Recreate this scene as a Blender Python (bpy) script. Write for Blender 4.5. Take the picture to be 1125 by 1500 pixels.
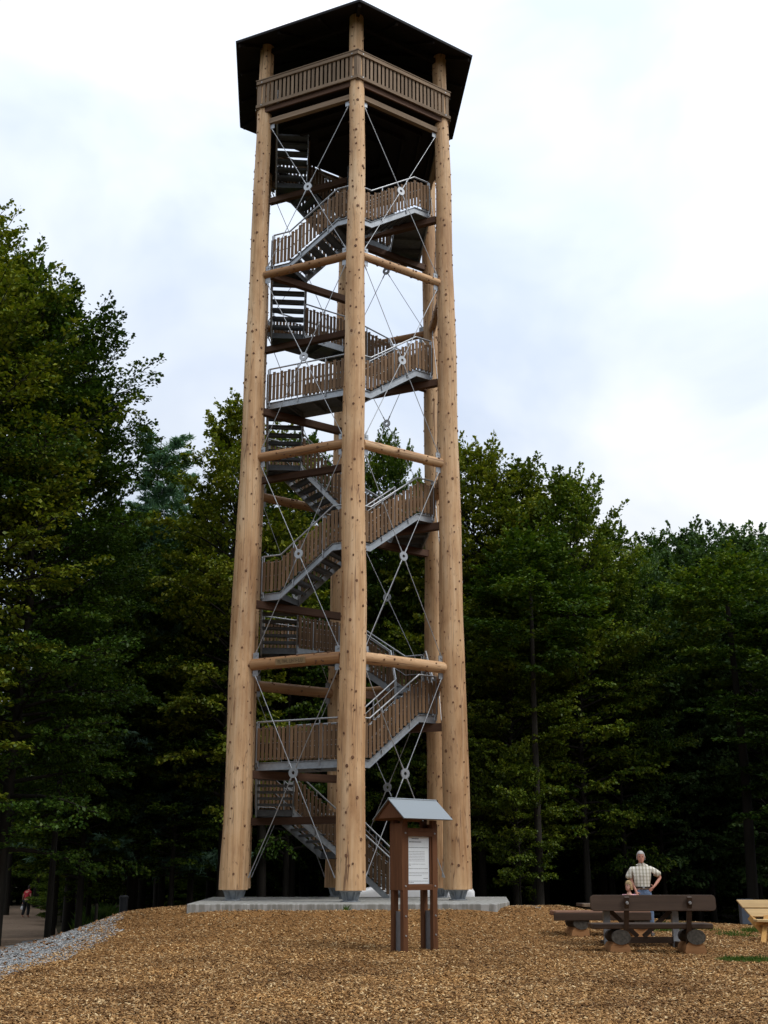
import bpy, bmesh, math, random
import numpy as np
from mathutils import Vector, Matrix, noise
from math import sin, cos, pi, radians, exp, tan, atan
random.seed(7); RNG = np.random.default_rng(7)
S = bpy.context.scene
COL = S.collection
for o in list(bpy.data.objects): bpy.data.objects.remove(o)

# ------------------------------------------------------------------ camera
TH = 0.3037; FPX = 1690.0; CAMZ = 1.5
cd = bpy.data.cameras.new('camera'); cam = bpy.data.objects.new('camera', cd); COL.objects.link(cam)
cam.location = (0, 0, CAMZ); cam.rotation_euler = (pi/2 + TH, 0, 0)
cd.sensor_fit = 'VERTICAL'; cd.sensor_height = 36; cd.lens = 36*FPX/1500; cd.clip_end = 3000; cd.clip_start = .1
S.camera = cam

# ------------------------------------------------------------------ world
SKX = 2.35
SUN_EL, SUN_AZ = radians(52), radians(118)      # azimuth clockwise from +Y (view direction)
W = bpy.data.worlds.new('World'); S.world = W; W.use_nodes = True
nt = W.node_tree; nt.nodes.clear()
def N(t, typ, **kw):
    n = t.nodes.new(typ)
    for k, v in kw.items():
        if k in n.inputs.keys() if isinstance(k, str) else False: n.inputs[k].default_value = v
        else: setattr(n, k, v)
    return n
out = N(nt, 'ShaderNodeOutputWorld')
sky = N(nt, 'ShaderNodeTexSky'); sky.sky_type = 'NISHITA'; sky.sun_disc = False
sky.sun_elevation = SUN_EL; sky.sun_rotation = SUN_AZ; sky.air_density = 1.2; sky.dust_density = 3
bg1 = N(nt, 'ShaderNodeBackground'); bg1.inputs['Strength'].default_value = .09
nt.links.new(sky.outputs[0], bg1.inputs['Color'])
tc = N(nt, 'ShaderNodeTexCoord')
mp = N(nt, 'ShaderNodeMapping'); mp.inputs['Scale'].default_value = (1, 1, 1.7); mp.inputs['Location'].default_value = (SKX, .4, .3)
nt.links.new(tc.outputs['Generated'], mp.inputs['Vector'])
nz = N(nt, 'ShaderNodeTexNoise'); nz.inputs['Scale'].default_value = 2.6; nz.inputs['Detail'].default_value = 5; nz.inputs['Roughness'].default_value = .5; nz.inputs['Distortion'].default_value = .5
nt.links.new(mp.outputs[0], nz.inputs['Vector'])
rp = N(nt, 'ShaderNodeValToRGB'); cr = rp.color_ramp
cr.elements[0].position = .36; cr.elements[0].color = (.62, .70, .84, 1)
cr.elements[1].position = .62; cr.elements[1].color = (1, 1, 1, 1)
e = cr.elements.new(.48); e.color = (.77, .83, .92, 1)
nt.links.new(nz.outputs['Fac'], rp.inputs['Fac'])
sx = N(nt, 'ShaderNodeSeparateXYZ'); nt.links.new(tc.outputs['Generated'], sx.inputs[0])
mr = N(nt, 'ShaderNodeMapRange'); mr.inputs['From Min'].default_value = 0; mr.inputs['From Max'].default_value = 1
mr.inputs['To Min'].default_value = .78; mr.inputs['To Max'].default_value = 2.0
nt.links.new(sx.outputs['Z'], mr.inputs['Value'])
bg2 = N(nt, 'ShaderNodeBackground'); nt.links.new(rp.outputs[0], bg2.inputs['Color']); gl_ = N(nt, 'ShaderNodeMath'); gl_.operation = 'MULTIPLY_ADD'; nt.links.new(sx.outputs['X'], gl_.inputs[0]); gl_.inputs[1].default_value = .16; gl_.inputs[2].default_value = 1.0   # brighter cloud towards the sun's side
gm = N(nt, 'ShaderNodeMath'); gm.operation = 'MULTIPLY'; nt.links.new(mr.outputs[0], gm.inputs[0]); nt.links.new(gl_.outputs[0], gm.inputs[1]); nt.links.new(gm.outputs[0], bg2.inputs['Strength'])
mx = N(nt, 'ShaderNodeMixShader'); mx.inputs[0].default_value = .86
nt.links.new(bg1.outputs[0], mx.inputs[1]); nt.links.new(bg2.outputs[0], mx.inputs[2])
nt.links.new(mx.outputs[0], out.inputs['Surface'])

sl = bpy.data.lights.new('sun', 'SUN'); sl.energy = 1.5; sl.angle = radians(14); sl.color = (1, .95, .88)
sun = bpy.data.objects.new('sun', sl); COL.objects.link(sun)
sd = Vector((sin(SUN_AZ)*cos(SUN_EL), cos(SUN_AZ)*cos(SUN_EL), sin(SUN_EL)))
sun.rotation_euler = sd.to_track_quat('Z', 'Y').to_euler()
vs = S.view_settings; vs.view_transform = 'Standard'; vs.look = 'None'; vs.exposure = 0.03; vs.gamma = 1; vs.use_curve_mapping = False

# ------------------------------------------------------------------ helpers
def tag(o, label=None, cat=None, group=None, kind=None):
    if label: o['label'] = label
    if cat: o['category'] = cat
    if group: o['group'] = group
    if kind: o['kind'] = kind
    return o
def empty(name, loc, rz=0):
    o = bpy.data.objects.new(name, None); COL.objects.link(o); o.location = loc; o.rotation_euler = (0, 0, rz)
    o.empty_display_size = .2
    return o
def link(name, me, parent=None, loc=None, rot=None):
    o = bpy.data.objects.new(name, me); COL.objects.link(o); o.parent = parent
    if loc is not None: o.location = loc
    if rot is not None: o.rotation_euler = rot
    return o
def align(o, p, q, up=Vector((0, 0, 1))):
    """place o with its local z axis running from p to q, local x horizontal-ish"""
    z = (Vector(q)-Vector(p)).normalized()
    if abs(z.dot(up)) > .999: up = Vector((0, 1, 0))
    x = up.cross(z).normalized(); y = z.cross(x)
    m = Matrix((x, y, z)).transposed()
    o.rotation_euler = m.to_euler(); o.location = p
class MB:
    def __init__(s): s.v = []; s.f = []; s.m = []; s.sm = []
    def add(s, vs, fs, mi=0, smooth=False):
        b = len(s.v); s.v += [tuple(v) for v in vs]
        for f in fs: s.f.append([b+i for i in f]); s.m.append(mi); s.sm.append(smooth)
    def box(s, c, h, R=None, mi=0):
        c = Vector(c); vs = []
        for x in (-1, 1):
            for y in (-1, 1):
                for z in (-1, 1):
                    v = Vector((x*h[0], y*h[1], z*h[2]))
                    if R is not None: v = R @ v
                    vs.append(c+v)
        s.add(vs, [(0, 1, 3, 2), (4, 6, 7, 5), (0, 4, 5, 1), (2, 3, 7, 6), (0, 2, 6, 4), (1, 5, 7, 3)], mi)
    def bar(s, p, q, w, h, mi=0, up=Vector((0, 0, 1))):
        """rectangular bar from p to q; w sideways, h along up"""
        p, q = Vector(p), Vector(q); d = (q-p); L = d.length; z = d.normalized()
        if abs(z.dot(up)) > .999: up = Vector((0, 1, 0))
        x = up.cross(z).normalized(); y = z.cross(x)
        R = Matrix((x, y, z)).transposed()
        s.box((p+q)/2, (w/2, h/2, L/2), R, mi)
    def tube(s, p, q, r0, r1=None, n=8, mi=0, caps=True):
        if r1 is None: r1 = r0
        p, q = Vector(p), Vector(q); z = (q-p).normalized()
        up = Vector((0, 0, 1)) if abs(z.z) < .99 else Vector((0, 1, 0))
        x = up.cross(z).normalized(); y = z.cross(x)
        vs = []
        for c, r in ((p, r0), (q, r1)):
            for i in range(n):
                a = 2*pi*i/n; vs.append(c+x*cos(a)*r+y*sin(a)*r)
        s.add(vs, [(i, (i+1) % n, n+(i+1) % n, n+i) for i in range(n)], mi, True)
        if caps: s.add(vs, [tuple(range(n-1, -1, -1)), tuple(range(n, 2*n))], mi)
    def path(s, pts, r, n=8, mi=0):
        for a, b in zip(pts, pts[1:]): s.tube(a, b, r, r, n, mi)
    def prism(s, poly, z0, z1, mi=0):
        """vertical prism over xy polygon (ccw)"""
        n = len(poly); vs = [(x, y, z0) for x, y in poly]+[(x, y, z1) for x, y in poly]
        s.add(vs, [tuple(range(n-1, -1, -1)), tuple(range(n, 2*n))]+[(i, (i+1) % n, n+(i+1) % n, n+i) for i in range(n)], mi)
    def loft(s, rings, mi=0, smooth=True, caps=True):
        n = len(rings[0]); vs = [v for r in rings for v in r]; fs = []
        for k in range(len(rings)-1):
            for i in range(n): fs.append((k*n+i, k*n+(i+1) % n, (k+1)*n+(i+1) % n, (k+1)*n+i))
        s.add(vs, fs, mi, smooth)
        if caps: s.add(list(rings[0]), [tuple(range(n-1, -1, -1))], mi); s.add(list(rings[-1]), [tuple(range(n))], mi)
    def ball(s, c, r, n=10, m=7, mi=0):
        c = Vector(c); rings = []
        if not hasattr(r, '__len__'): r = (r, r, r)
        for j in range(m+1):
            t = pi*(j+.02)/(m+.04); rings.append([c+Vector((r[0]*sin(t)*cos(2*pi*i/n), r[1]*sin(t)*sin(2*pi*i/n), -r[2]*cos(t))) for i in range(n)])
        s.loft(rings, mi)
    def mesh(s, name, mats):
        me = bpy.data.meshes.new(name); me.from_pydata(s.v, [], s.f)
        if not isinstance(mats, (list, tuple)): mats = [mats]
        for m in mats: me.materials.append(m)
        me.polygons.foreach_set('material_index', s.m); me.polygons.foreach_set('use_smooth', s.sm)
        me.update(); return me
    def build(s, name, mats, parent=None, loc=None, rot=None): return link(name, s.mesh(name, mats), parent, loc, rot)
def bevel(o, w=.006, seg=2):
    m = o.modifiers.new('bevel', 'BEVEL'); m.width = w; m.segments = seg; m.limit_method = 'ANGLE'; return o
def fast_mesh(name, V, Q, mat, smooth=False):
    """numpy verts (n,3), quads (m,4)"""
    me = bpy.data.meshes.new(name); V = np.asarray(V, np.float32); Q = np.asarray(Q, np.int32)
    me.vertices.add(len(V)); me.vertices.foreach_set('co', V.ravel())
    me.loops.add(Q.size); me.loops.foreach_set('vertex_index', Q.ravel())
    me.polygons.add(len(Q)); me.polygons.foreach_set('loop_start', np.arange(0, Q.size, Q.shape[1], dtype=np.int32))
    me.polygons.foreach_set('loop_total', np.full(len(Q), Q.shape[1], np.int32))
    if smooth: me.polygons.foreach_set('use_smooth', np.ones(len(Q), bool))
    me.materials.append(mat); me.update(calc_edges=True); return me

# ------------------------------------------------------------------ materials
def mat(name, rough=.8, metal=0, spec=.3):
    m = bpy.data.materials.new(name); m.use_nodes = True
    b = m.node_tree.nodes['Principled BSDF']; b.inputs['Roughness'].default_value = rough; b.inputs['Metallic'].default_value = metal
    b.inputs['Specular IOR Level'].default_value = spec
    return m, m.node_tree, b
def ramp(t, fac, stops):
    r = N(t, 'ShaderNodeValToRGB'); c = r.color_ramp
    c.elements[0].position = stops[0][0]; c.elements[0].color = (*stops[0][1], 1)
    c.elements[1].position = stops[-1][0]; c.elements[1].color = (*stops[-1][1], 1)
    for p, col in stops[1:-1]: c.elements.new(p).color = (*col, 1)
    t.links.new(fac, r.inputs['Fac']); return r.outputs['Color']
def noise_tex(t, scale, detail=4, sc=(1, 1, 1), rough=.55, dist=0, src='Object', loc=None):
    c = N(t, 'ShaderNodeTexCoord'); m = N(t, 'ShaderNodeMapping'); m.inputs['Scale'].default_value = sc
    t.links.new(c.outputs[src], m.inputs['Vector'])
    if loc is not None: t.links.new(loc, m.inputs['Location'])
    n = N(t, 'ShaderNodeTexNoise'); n.inputs['Scale'].default_value = scale; n.inputs['Detail'].default_value = detail
    n.inputs['Roughness'].default_value = rough; n.inputs['Distortion'].default_value = dist
    t.links.new(m.outputs[0], n.inputs['Vector']); return n.outputs['Fac']
def mixc(t, a, b, fac, mode='MIX'):
    m = N(t, 'ShaderNodeMix'); m.data_type = 'RGBA'; m.blend_type = mode
    if hasattr(fac, 'is_linked') or not isinstance(fac, (int, float)): t.links.new(fac, m.inputs[0])
    else: m.inputs[0].default_value = fac
    for s, v in ((6, a), (7, b)):
        if isinstance(v, tuple): m.inputs[s].default_value = (*v, 1)
        else: t.links.new(v, m.inputs[s])
    return m.outputs[2]
def bump(t, b, h, strength=.3, dist=.01):
    n = N(t, 'ShaderNodeBump'); n.inputs['Strength'].default_value = strength; n.inputs['Distance'].default_value = dist
    t.links.new(h, n.inputs['Height']); t.links.new(n.outputs[0], b.inputs['Normal'])
def objrand(t):
    n = N(t, 'ShaderNodeObjectInfo'); return n.outputs['Random']
def mathn(t, op, a, b):
    n = N(t, 'ShaderNodeMath'); n.operation = op
    for i, v in enumerate((a, b)):
        if isinstance(v, (int, float)): n.inputs[i].default_value = v
        else: t.links.new(v, n.inputs[i])
    return n.outputs[0]
def wood(name, dark, mid, light, rough=.75, grain=9, var=.35, spec=.25, axis=2):
    m, t, b = mat(name, rough, 0, spec)
    sc = [1, 1, 1]; sc[axis] = .07
    r = objrand(t); off = N(t, 'ShaderNodeCombineXYZ')
    for i, k in enumerate((17., 31., 7.)): t.links.new(mathn(t, 'MULTIPLY', r, k), off.inputs[i])
    g = noise_tex(t, grain, 6, sc, .65, .3, loc=off.outputs[0])
    c = ramp(t, g, [(.3, dark), (.5, mid), (.72, light)])
    big = noise_tex(t, 1.3, 3, (1, 1, .5), loc=off.outputs[0])
    c = mixc(t, c, ramp(t, big, [(.3, tuple(x*.72 for x in mid)), (.7, tuple(min(1, x*1.18) for x in mid))]), .45)
    hv = N(t, 'ShaderNodeHueSaturation'); t.links.new(c, hv.inputs['Color'])
    t.links.new(mathn(t, 'ADD', mathn(t, 'MULTIPLY', r, var), 1-var/2), hv.inputs['Value'])
    t.links.new(hv.outputs[0], b.inputs['Base Color'])
    bump(t, b, g, .35, .006); return m
def plain(name, c, rough=.7, metal=0, var=.15, scale=12, spec=.3):
    m, t, b = mat(name, rough, metal, spec)
    n = noise_tex(t, scale, 5)
    t.links.new(ramp(t, n, [(.3, tuple(x*(1-var) for x in c)), (.7, tuple(min(1, x*(1+var)) for x in c))]), b.inputs['Base Color'])
    return m
M = {}
def log_material(name, cols, crack=(.20, .11, .06)):
    m, t, b = mat(name, .62, 0, .3)
    r = objrand(t); off = N(t, 'ShaderNodeCombineXYZ')
    for i, k in enumerate((11., 23., 37.)): t.links.new(mathn(t, 'MULTIPLY', r, k), off.inputs[i])
    g = noise_tex(t, 7, 6, (1, 1, .05), .66, .25, loc=off.outputs[0])
    c = ramp(t, g, [(.33, cols[0]), (.48, cols[1]), (.66, cols[2])])
    big = noise_tex(t, 1.1, 4, (1, 1, .45), .6, .4, loc=off.outputs[0])
    c = mixc(t, c, ramp(t, big, [(.38, (.30, .15, .065)), (.55, cols[1]), (.75, cols[2])]), .5)
    # small bark flecks left by peeling
    f = noise_tex(t, 16, 3, (1, 1, .28), .5, .6, loc=off.outputs[0])
    c = mixc(t, c, (.26, .14, .075), ramp(t, f, [(.61, (0, 0, 0)), (.70, (.7, .7, .7))]))
    # drying cracks
    k = noise_tex(t, 5, 2, (1, 1, .03), .4, 0, loc=off.outputs[0])
    w = mathn(t, 'ABSOLUTE', mathn(t, 'SUBTRACT', k, .52), 0)
    c = mixc(t, crack, c, ramp(t, w, [(.0, (.0, .0, .0)), (.009, (1, 1, 1))]))
    hv = N(t, 'ShaderNodeHueSaturation'); t.links.new(c, hv.inputs['Color'])
    t.links.new(mathn(t, 'ADD', mathn(t, 'MULTIPLY', r, .14), .93), hv.inputs['Value'])
    t.links.new(hv.outputs[0], b.inputs['Base Color'])
    bump(t, b, g, .5, .012); return m
M['log'] = log_material('peeled_log', [(.34, .175, .07), (.62, .385, .20), (.80, .59, .37)])
M['beamlog'] = log_material('honey_log', [(.20, .09, .035), (.36, .19, .08), (.50, .31, .16)])
M['knot'] = plain('knot', (.17, .085, .045), .7, 0, .4)
M['slat'] = wood('brown_slat', (.080, .047, .025), (.18, .108, .058), (.29, .185, .105), .7, 14, .5)
M['rim'] = wood('weathered_board', (.13, .088, .054), (.235, .165, .108), (.35, .26, .18), .75, 14, .25)
M['darkbeam'] = wood('dark_stained_beam', (.05, .026, .016), (.10, .052, .032), (.15, .085, .05), .7, 10, .2)
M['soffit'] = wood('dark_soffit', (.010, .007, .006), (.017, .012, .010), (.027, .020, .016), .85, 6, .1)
M['steel'] = plain('galvanised_steel', (.36, .39, .42), .45, .5, .14, 9)
M['grate'] = plain('steel_plate', (.15, .165, .18), .5, .45, .18, 9)
M['rod'] = plain('steel_rod', (.42, .44, .46), .4, .6, .1, 9)
M['roofing'] = plain('dark_roof_sheet', (.012, .012, .016), .6)
# ------------------------------------------------------------------ terrain
TX, TY = -1.098, 32.48          # tower centre
def sstep(a, b, x):
    t = min(1, max(0, (x-a)/(b-a))); return t*t*(3-2*t)
def gz(x, y):
    r = math.hypot(x-TX, y-TY)
    z = -.82-.69*(1-exp(-max(0, r-5.8)/3.9))+.045*exp(-((x-3.0)**2+(y-28)**2)/5)
    l = sstep(-5.1, -9.6, x)
    z -= .9*min(1, max(0, (y-31)/28))*(1-.85*l)
    z -= .62*l
    z += .035*noise.noise(Vector((x*.35, y*.35, 0)))+.015*noise.noise(Vector((x*1.3, y*1.3, 3)))
    return z+CAMZ
def sheet(name, rows, off, m, kind='structure', parent=None):
    """rows: list of rows of (x,y); draped on the terrain"""
    n = len(rows[0]); V = [(x, y, gz(x, y)+off) for r in rows for x, y in r]
    Q = [(j*n+i, j*n+i+1, (j+1)*n+i+1, (j+1)*n+i) for j in range(len(rows)-1) for i in range(n-1)]
    o = link(name, fast_mesh(name, V, Q, m, True), parent)
    if kind: o['kind'] = kind
    return o
def soil_mat(name, cols, scale, rough=.95, bs=.5, bd=.02, tilt=None):
    m, t, b = mat(name, rough, 0, .1)
    a = noise_tex(t, scale, 8, rough=.7); c = ramp(t, a, cols)
    big = noise_tex(t, .25, 4)
    c = mixc(t, c, mixc(t, c, ramp(t, big, [(.35, (.55, .55, .55)), (.65, (1.1, 1.1, 1.1))]), 1.0, 'MULTIPLY'), .5)
    t.links.new(c, b.inputs['Base Color']); bump(t, b, a, bs, bd); return m
M['forest'] = soil_mat('forest_floor', [(.3, (.02, .016, .010)), (.5, (.045, .035, .02)), (.7, (.04, .055, .02))], 6)
M['chips'] = soil_mat('wood_chip_bed', [(.3, (.10, .046, .014)), (.5, (.24, .12, .04)), (.7, (.36, .20, .08))], 28, bs=1, bd=.03)
M['gravel'] = soil_mat('gravel_bed', [(.3, (.12, .125, .13)), (.5, (.26, .27, .275)), (.7, (.38, .39, .40))], 30)
M['path'] = soil_mat('path_dirt', [(.3, (.18, .12, .08)), (.5, (.26, .185, .13)), (.7, (.33, .25, .18))], 12)
def axis_(vals):
    r = []
    for a, b, s in vals:
        n = max(1, int(round((b-a)/s))); r += [a+(b-a)*i/n for i in range(n)]
    return r+[vals[-1][1]]
xs = axis_([(-900, -100, 100), (-100, -40, 10), (-40, -14, 1), (-14, 16, .4), (16, 45, 1), (45, 105, 10), (105, 900, 100)])
ys = axis_([(-300, -20, 40), (-20, 8, 2), (8, 40, .4), (40, 90, 1), (90, 150, 10), (150, 1200, 100)])
sheet('ground', [[(x, y) for x in xs] for y in ys], 0, M['forest'])
def XL(y): return -5.95-.35*noise.noise(Vector((y*.5, 0, 5)))-1.6*sstep(24, 34, y)-.25*noise.noise(Vector((y*2.1, 0, 9)))
def XR(y): return 13.5+.8*noise.noise(Vector((y*.4, 2, 5)))
def GL(y): return -8.6-.177*(y-27)-.3*noise.noise(Vector((y*.6, 4, 5)))-.12*noise.noise(Vector((y*2.6, 4, 5)))
def PR(y): return GL(y) if y < 40 else GL(40)-(y-40)*.285
cy_ = axis_([(1, 36.5, .35)])
sheet('wood_chip_ground', [[(XL(y)+(XR(y)-XL(y))*u/60, y) for u in range(61)] for y in cy_], .024, M['chips'])
sheet('gravel_strip', [[(GL(y)-.3+(XL(y)+.6-GL(y)+.3)*u/14, y) for u in range(15)] for y in axis_([(10, 41, .35)])], .016, M['gravel'])
sheet('path', [[(PR(y)+.4-5.6*(1-u/10), y) for u in range(11)] for y in axis_([(10, 92, 1)])], .008, M['path'])

# concrete slab
m, t, b = mat('concrete', .85, 0, .2)
n1 = noise_tex(t, 3, 7, (1, 1, 1), .65); n2 = noise_tex(t, 9, 4, (1, 1, .12), .6)
c = ramp(t, n1, [(.3, (.17, .165, .14)), (.7, (.33, .32, .28))])
c = mixc(t, c, ramp(t, n2, [(.45, (.19, .19, .18)), (.62, (.55, .56, .56))]), .45)
t.links.new(c, b.inputs['Base Color']); bump(t, b, n1, .3, .01); M['conc'] = m
SZ = CAMZ-.65                     # slab top (world)
mb = MB(); mb.prism([(-4.42, 27.3), (2.55, 27.5), (3.05, 29.6), (3.6, 35.8), (-5.0, 35.4)], SZ-.75, SZ)
slab = bevel(mb.build('concrete_slab', M['conc']), .02); slab['kind'] = 'structure'
mb = MB(); mb.prism([(2.9, 29.0), (3.75, 29.1), (3.9, 31), (3.25, 31)], SZ-.6, SZ-.12)
o = bevel(mb.build('concrete_step', M['conc']), .015); o['kind'] = 'structure'

# ------------------------------------------------------------------ tower
tower = empty('lookout_tower', (TX, TY, SZ))
tag(tower, 'tall hexagonal lookout tower of peeled logs with spiral steel stairs and dark roof', 'tower')
PSI = -.0338; PHI = .0546
FR = Vector((-sin(PSI), -cos(PSI), 0)); RI = Vector((cos(PSI), -sin(PSI), 0))
ANG = dict(B=0, C=60, D=120, E=180, F=240, A=300)
ORDER = 'ABCDEF'
def V(k, R, z):
    a = radians(ANG[k])+PHI if isinstance(k, str) else radians(k)+PHI
    return (FR*cos(a)+RI*sin(a))*R+Vector((0, 0, z))
def PR_(z): return 3.3-.004*z
def prad(z):
    ks = [(0, .368), (9, .322), (14.5, .285), (21, .233), (26, .215)]
    for (a, ra), (b_, rb) in zip(ks, ks[1:]):
        if z <= b_: return ra+(rb-ra)*(z-a)/(b_-a)
    return ks[-1][1]
ROOFZ = 25.4
def make_log(name, p, q, rf, mats, parent, seed, n=22, step=.4, knots=0, wob=.02):
    """irregular peeled log from p to q, local z along the axis"""
    p, q = Vector(p), Vector(q); L = (q-p).length; mb = MB(); rings = []
    K = max(3, int(L/step))
    ovl = [RNG.uniform(-.02, .02) for _ in range(3)]
    def cen(z): return Vector((noise.noise(Vector((z*.22, seed, 0)))*wob, noise.noise(Vector((z*.22, seed, 9)))*wob, 0)) if 0 < z < L else Vector((0, 0, 0))
    for j in range(K+1):
        z = L*j/K; r = rf(z)*(1+.025*noise.noise(Vector((z*.9, seed, 4)))); c = cen(z)
        rings.append([c+Vector((cos(a)*r*(1+.03*noise.noise(Vector((cos(a)*1.5, sin(a)*1.5+seed*7, z*.5)))), sin(a)*r*(1+.03*noise.noise(Vector((cos(a)*1.5, sin(a)*1.5+seed*7, z*.5)))), z)) for a in [2*pi*i/n for i in range(n)]])
    mb.loft(rings, 0)
    z = .5
    while knots and z < L-.2:
        m_ = random.randint(3, 6); a0 = random.uniform(0, 6.28)
        for i in range(m_):
            a = a0+2*pi*i/m_+random.uniform(-.6, .6); zz = z+random.uniform(-.14, .14); r = rf(zz); kr = random.choice((.018, .022, .027, .032, .038))*random.uniform(.85, 1.15)
            c = cen(zz)+Vector((cos(a)*r*.985, sin(a)*r*.985, zz))
            u = Vector((-sin(a), cos(a), 0)); w = Vector((0, 0, 1)); nn = Vector((cos(a), sin(a), 0))
            base = [c+u*cos(t_)*kr+w*sin(t_)*kr*1.15 for t_ in [2*pi*k/7 for k in range(7)]]
            mid = [c+(v-c)*.75+nn*.022 for v in base]
            mb.add(base+mid, [(k, (k+1) % 7, 7+(k+1) % 7, 7+k) for k in range(7)], 1, True); mb.add(mid, [tuple(range(7))], 1)
        z += random.uniform(.22, .5)
    o = mb.build(name, mats, parent); align(o, p, q); return o
POLE_TOP = 25.75
for i, k in enumerate(ORDER):
    z0 = .26
    pole = make_log('pole', V(k, PR_(0), z0), V(k, PR_(26), POLE_TOP), lambda z: prad(z+z0), [M['log'], M['knot']], tower, i+1, 26, .3, True, .07)
    # galvanised shoe under the log
    mb = MB(); c = V(k, 3.3, 0)
    mb.tube(c+Vector((0, 0, .006)), c+Vector((0, 0, .03)), .24, .24, 6)
    mb.tube(c+Vector((0, 0, .03)), c+Vector((0, 0, .23)), .09, .19, 10)
    for j in range(6):
        a = j*pi/3; d = Vector((cos(a), sin(a), 0)); mb.bar(c+d*.13+Vector((0, 0, .03)), c+d*.2+Vector((0, 0, .25)), .012, .10)
    mb.tube(c+Vector((0, 0, .23)), c+Vector((0, 0, .256)), .27, .27, 12)
    mb.build('pole_shoe', M['steel'], tower)
LEV = [5.94, 11.80, 17.56]
TOPB = 22.90
faces = [(ORDER[i], ORDER[(i+1) % 6]) for i in range(6)]
for li, z in enumerate(LEV):
    for fi, (a, b_) in enumerate(faces):
        P, Q = V(a, PR_(z), z), V(b_, PR_(z), z); d = (Q-P).normalized()
        rr = prad(z)*.93; br = (.155, .138, .118)[li]
        vis = (a, b_) in (('A', 'B'), ('B', 'C'), ('E', 'F'))
        make_log('cross_beam', P+d*rr, Q-d*rr, lambda t_, br=br: br, [M['log'] if (a == 'B') else M['beamlog'], M['knot']], tower, 20+li*6+fi, 14, .5, True, .02)
        for c, s in ((P, 1), (Q, -1)):
            mb = MB(); e0 = c+d*s*(rr+.10)
            for zz in (.05, ):
                mb.bar(e0+Vector((0, 0, -br-.16)), e0+Vector((0, 0, br+.16)), .16, .02, up=d.cross(Vector((0, 0, 1))))
            mb.tube(e0+Vector((0, 0, br+.10)), e0+Vector((0, 0, br+.10))+d*s*.001+d.cross(Vector((0, 0, 1)))*.03, .03, .03, 8)
            mb.build('gusset_plate', M['steel'], tower)
# top ring beams carrying the platform
for fi, (a, b_) in enumerate(faces):
    P, Q = V(a, PR_(TOPB), TOPB), V(b_, PR_(TOPB), TOPB); d = (Q-P).normalized(); rr = prad(TOPB)*.9
    mb = MB(); L = (Q-P).length-2*rr; mb.box((0, 0, L/2), (.07, .085, L/2)); o = mb.build('ring_beam', M['rim'], tower); align(o, P+d*rr, Q-d*rr)
    for c, s in ((P, 1), (Q, -1)):
        mb = MB(); e0 = c+d*s*(rr+.09)+Vector((0, 0, -.17)); mb.bar(e0+Vector((0, 0, -.09)), e0+Vector((0, 0, .06)), .16, .02, up=d.cross(Vector((0, 0, 1)))); mb.build('gusset_plate', M['steel'], tower)
# cross braces: four storeys on every face
ZB = [.55, LEV[0], LEV[1], LEV[2], TOPB-.1]
for fi, (a, b_) in enumerate(faces):
    for s in range(4):
        z0 = ZB[s]+(.28 if s else 0); z1 = ZB[s+1]-(.28 if s < 3 else .18)
        pts = []
        for k, oth, z in ((a, b_, z0), (b_, a, z0), (b_, a, z1), (a, b_, z1)):
            P = V(k, PR_(z), z); d = (V(oth, PR_(z), z)-P).normalized(); pts.append(P+d*(prad(z)+.06))
        c = (pts[0]+pts[1]+pts[2]+pts[3])/4
        # true crossing of the two diagonals
        w0 = (pts[1]-pts[0]).length; w1 = (pts[2]-pts[3]).length; f = w0/(w0+w1); c = pts[0]+(pts[2]-pts[0])*f
        nrm = (pts[1]-pts[0]).cross(Vector((0, 0, 1))).normalized()
        for p in pts:
            d = (c-p); mb = MB(); e = c-d.normalized()*.12
            mb.tube(p, e, .011, .011, 6); mb.tube(e-d.normalized()*.16, e, .02, .02, 6); mb.tube(p, p+d.normalized()*.14, .02, .02, 6)
            mb.build('brace_rod', M['rod'], tower)
        mb = MB(); n = 18; u = (pts[1]-pts[0]).normalized(); w = Vector((0, 0, 1)); r0, r1 = .045, .13
        ring = [[c+(u*cos(2*pi*i/n)+w*sin(2*pi*i/n))*r+nrm*h for i in range(n)] for r, h in ((r0, .02), (r1, .02), (r1, -.02), (r0, -.02), (r0, .02))]
        mb.loft(ring, 0, False, False); mb.build('brace_ring', M['rod'], tower)
# ---- stairs
RS, RQ = 2.75, 1.60
UZ = [('D', 0), ('E', 1.05), ('F', 2.15), ('A', 3.22), ('B', 3.22), ('C', 4.50), ('D', 5.60), ('E', 6.70), ('F', 6.70), ('A', 7.76), ('B', 8.95), ('C', 10.12),
      ('D', 10.12), ('E', 11.22), ('F', 12.33), ('A', 13.42), ('B', 13.42), ('C', 14.52), ('D', 15.62), ('E', 16.74), ('F', 16.74), ('A', 17.85), ('B', 18.88), ('C', 19.96),
      ('D', 19.96), ('E', 21.08), ('F', 22.20), ('A', 23.08)]
ST = .20                         # stringer depth
T0, T1 = .575, 2.175
slat_mesh = {}
def slat_me(i):
    if i not in slat_mesh:
        mb = MB(); hh = (.84, .88)[i % 2]; mb.box((0, 0, hh/2), (.043, .011, hh/2)); slat_mesh[i] = mb.mesh('slat', M['slat'])
    return slat_mesh[i]
n_slats = [0]; stuffmb = MB()
def at_face(a, b_, R, t, z):
    P, Q = V(a, R, 0), V(b_, R, 0); return P+(Q-P)*(t/(Q-P).length)+Vector((0, 0, z))
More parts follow.
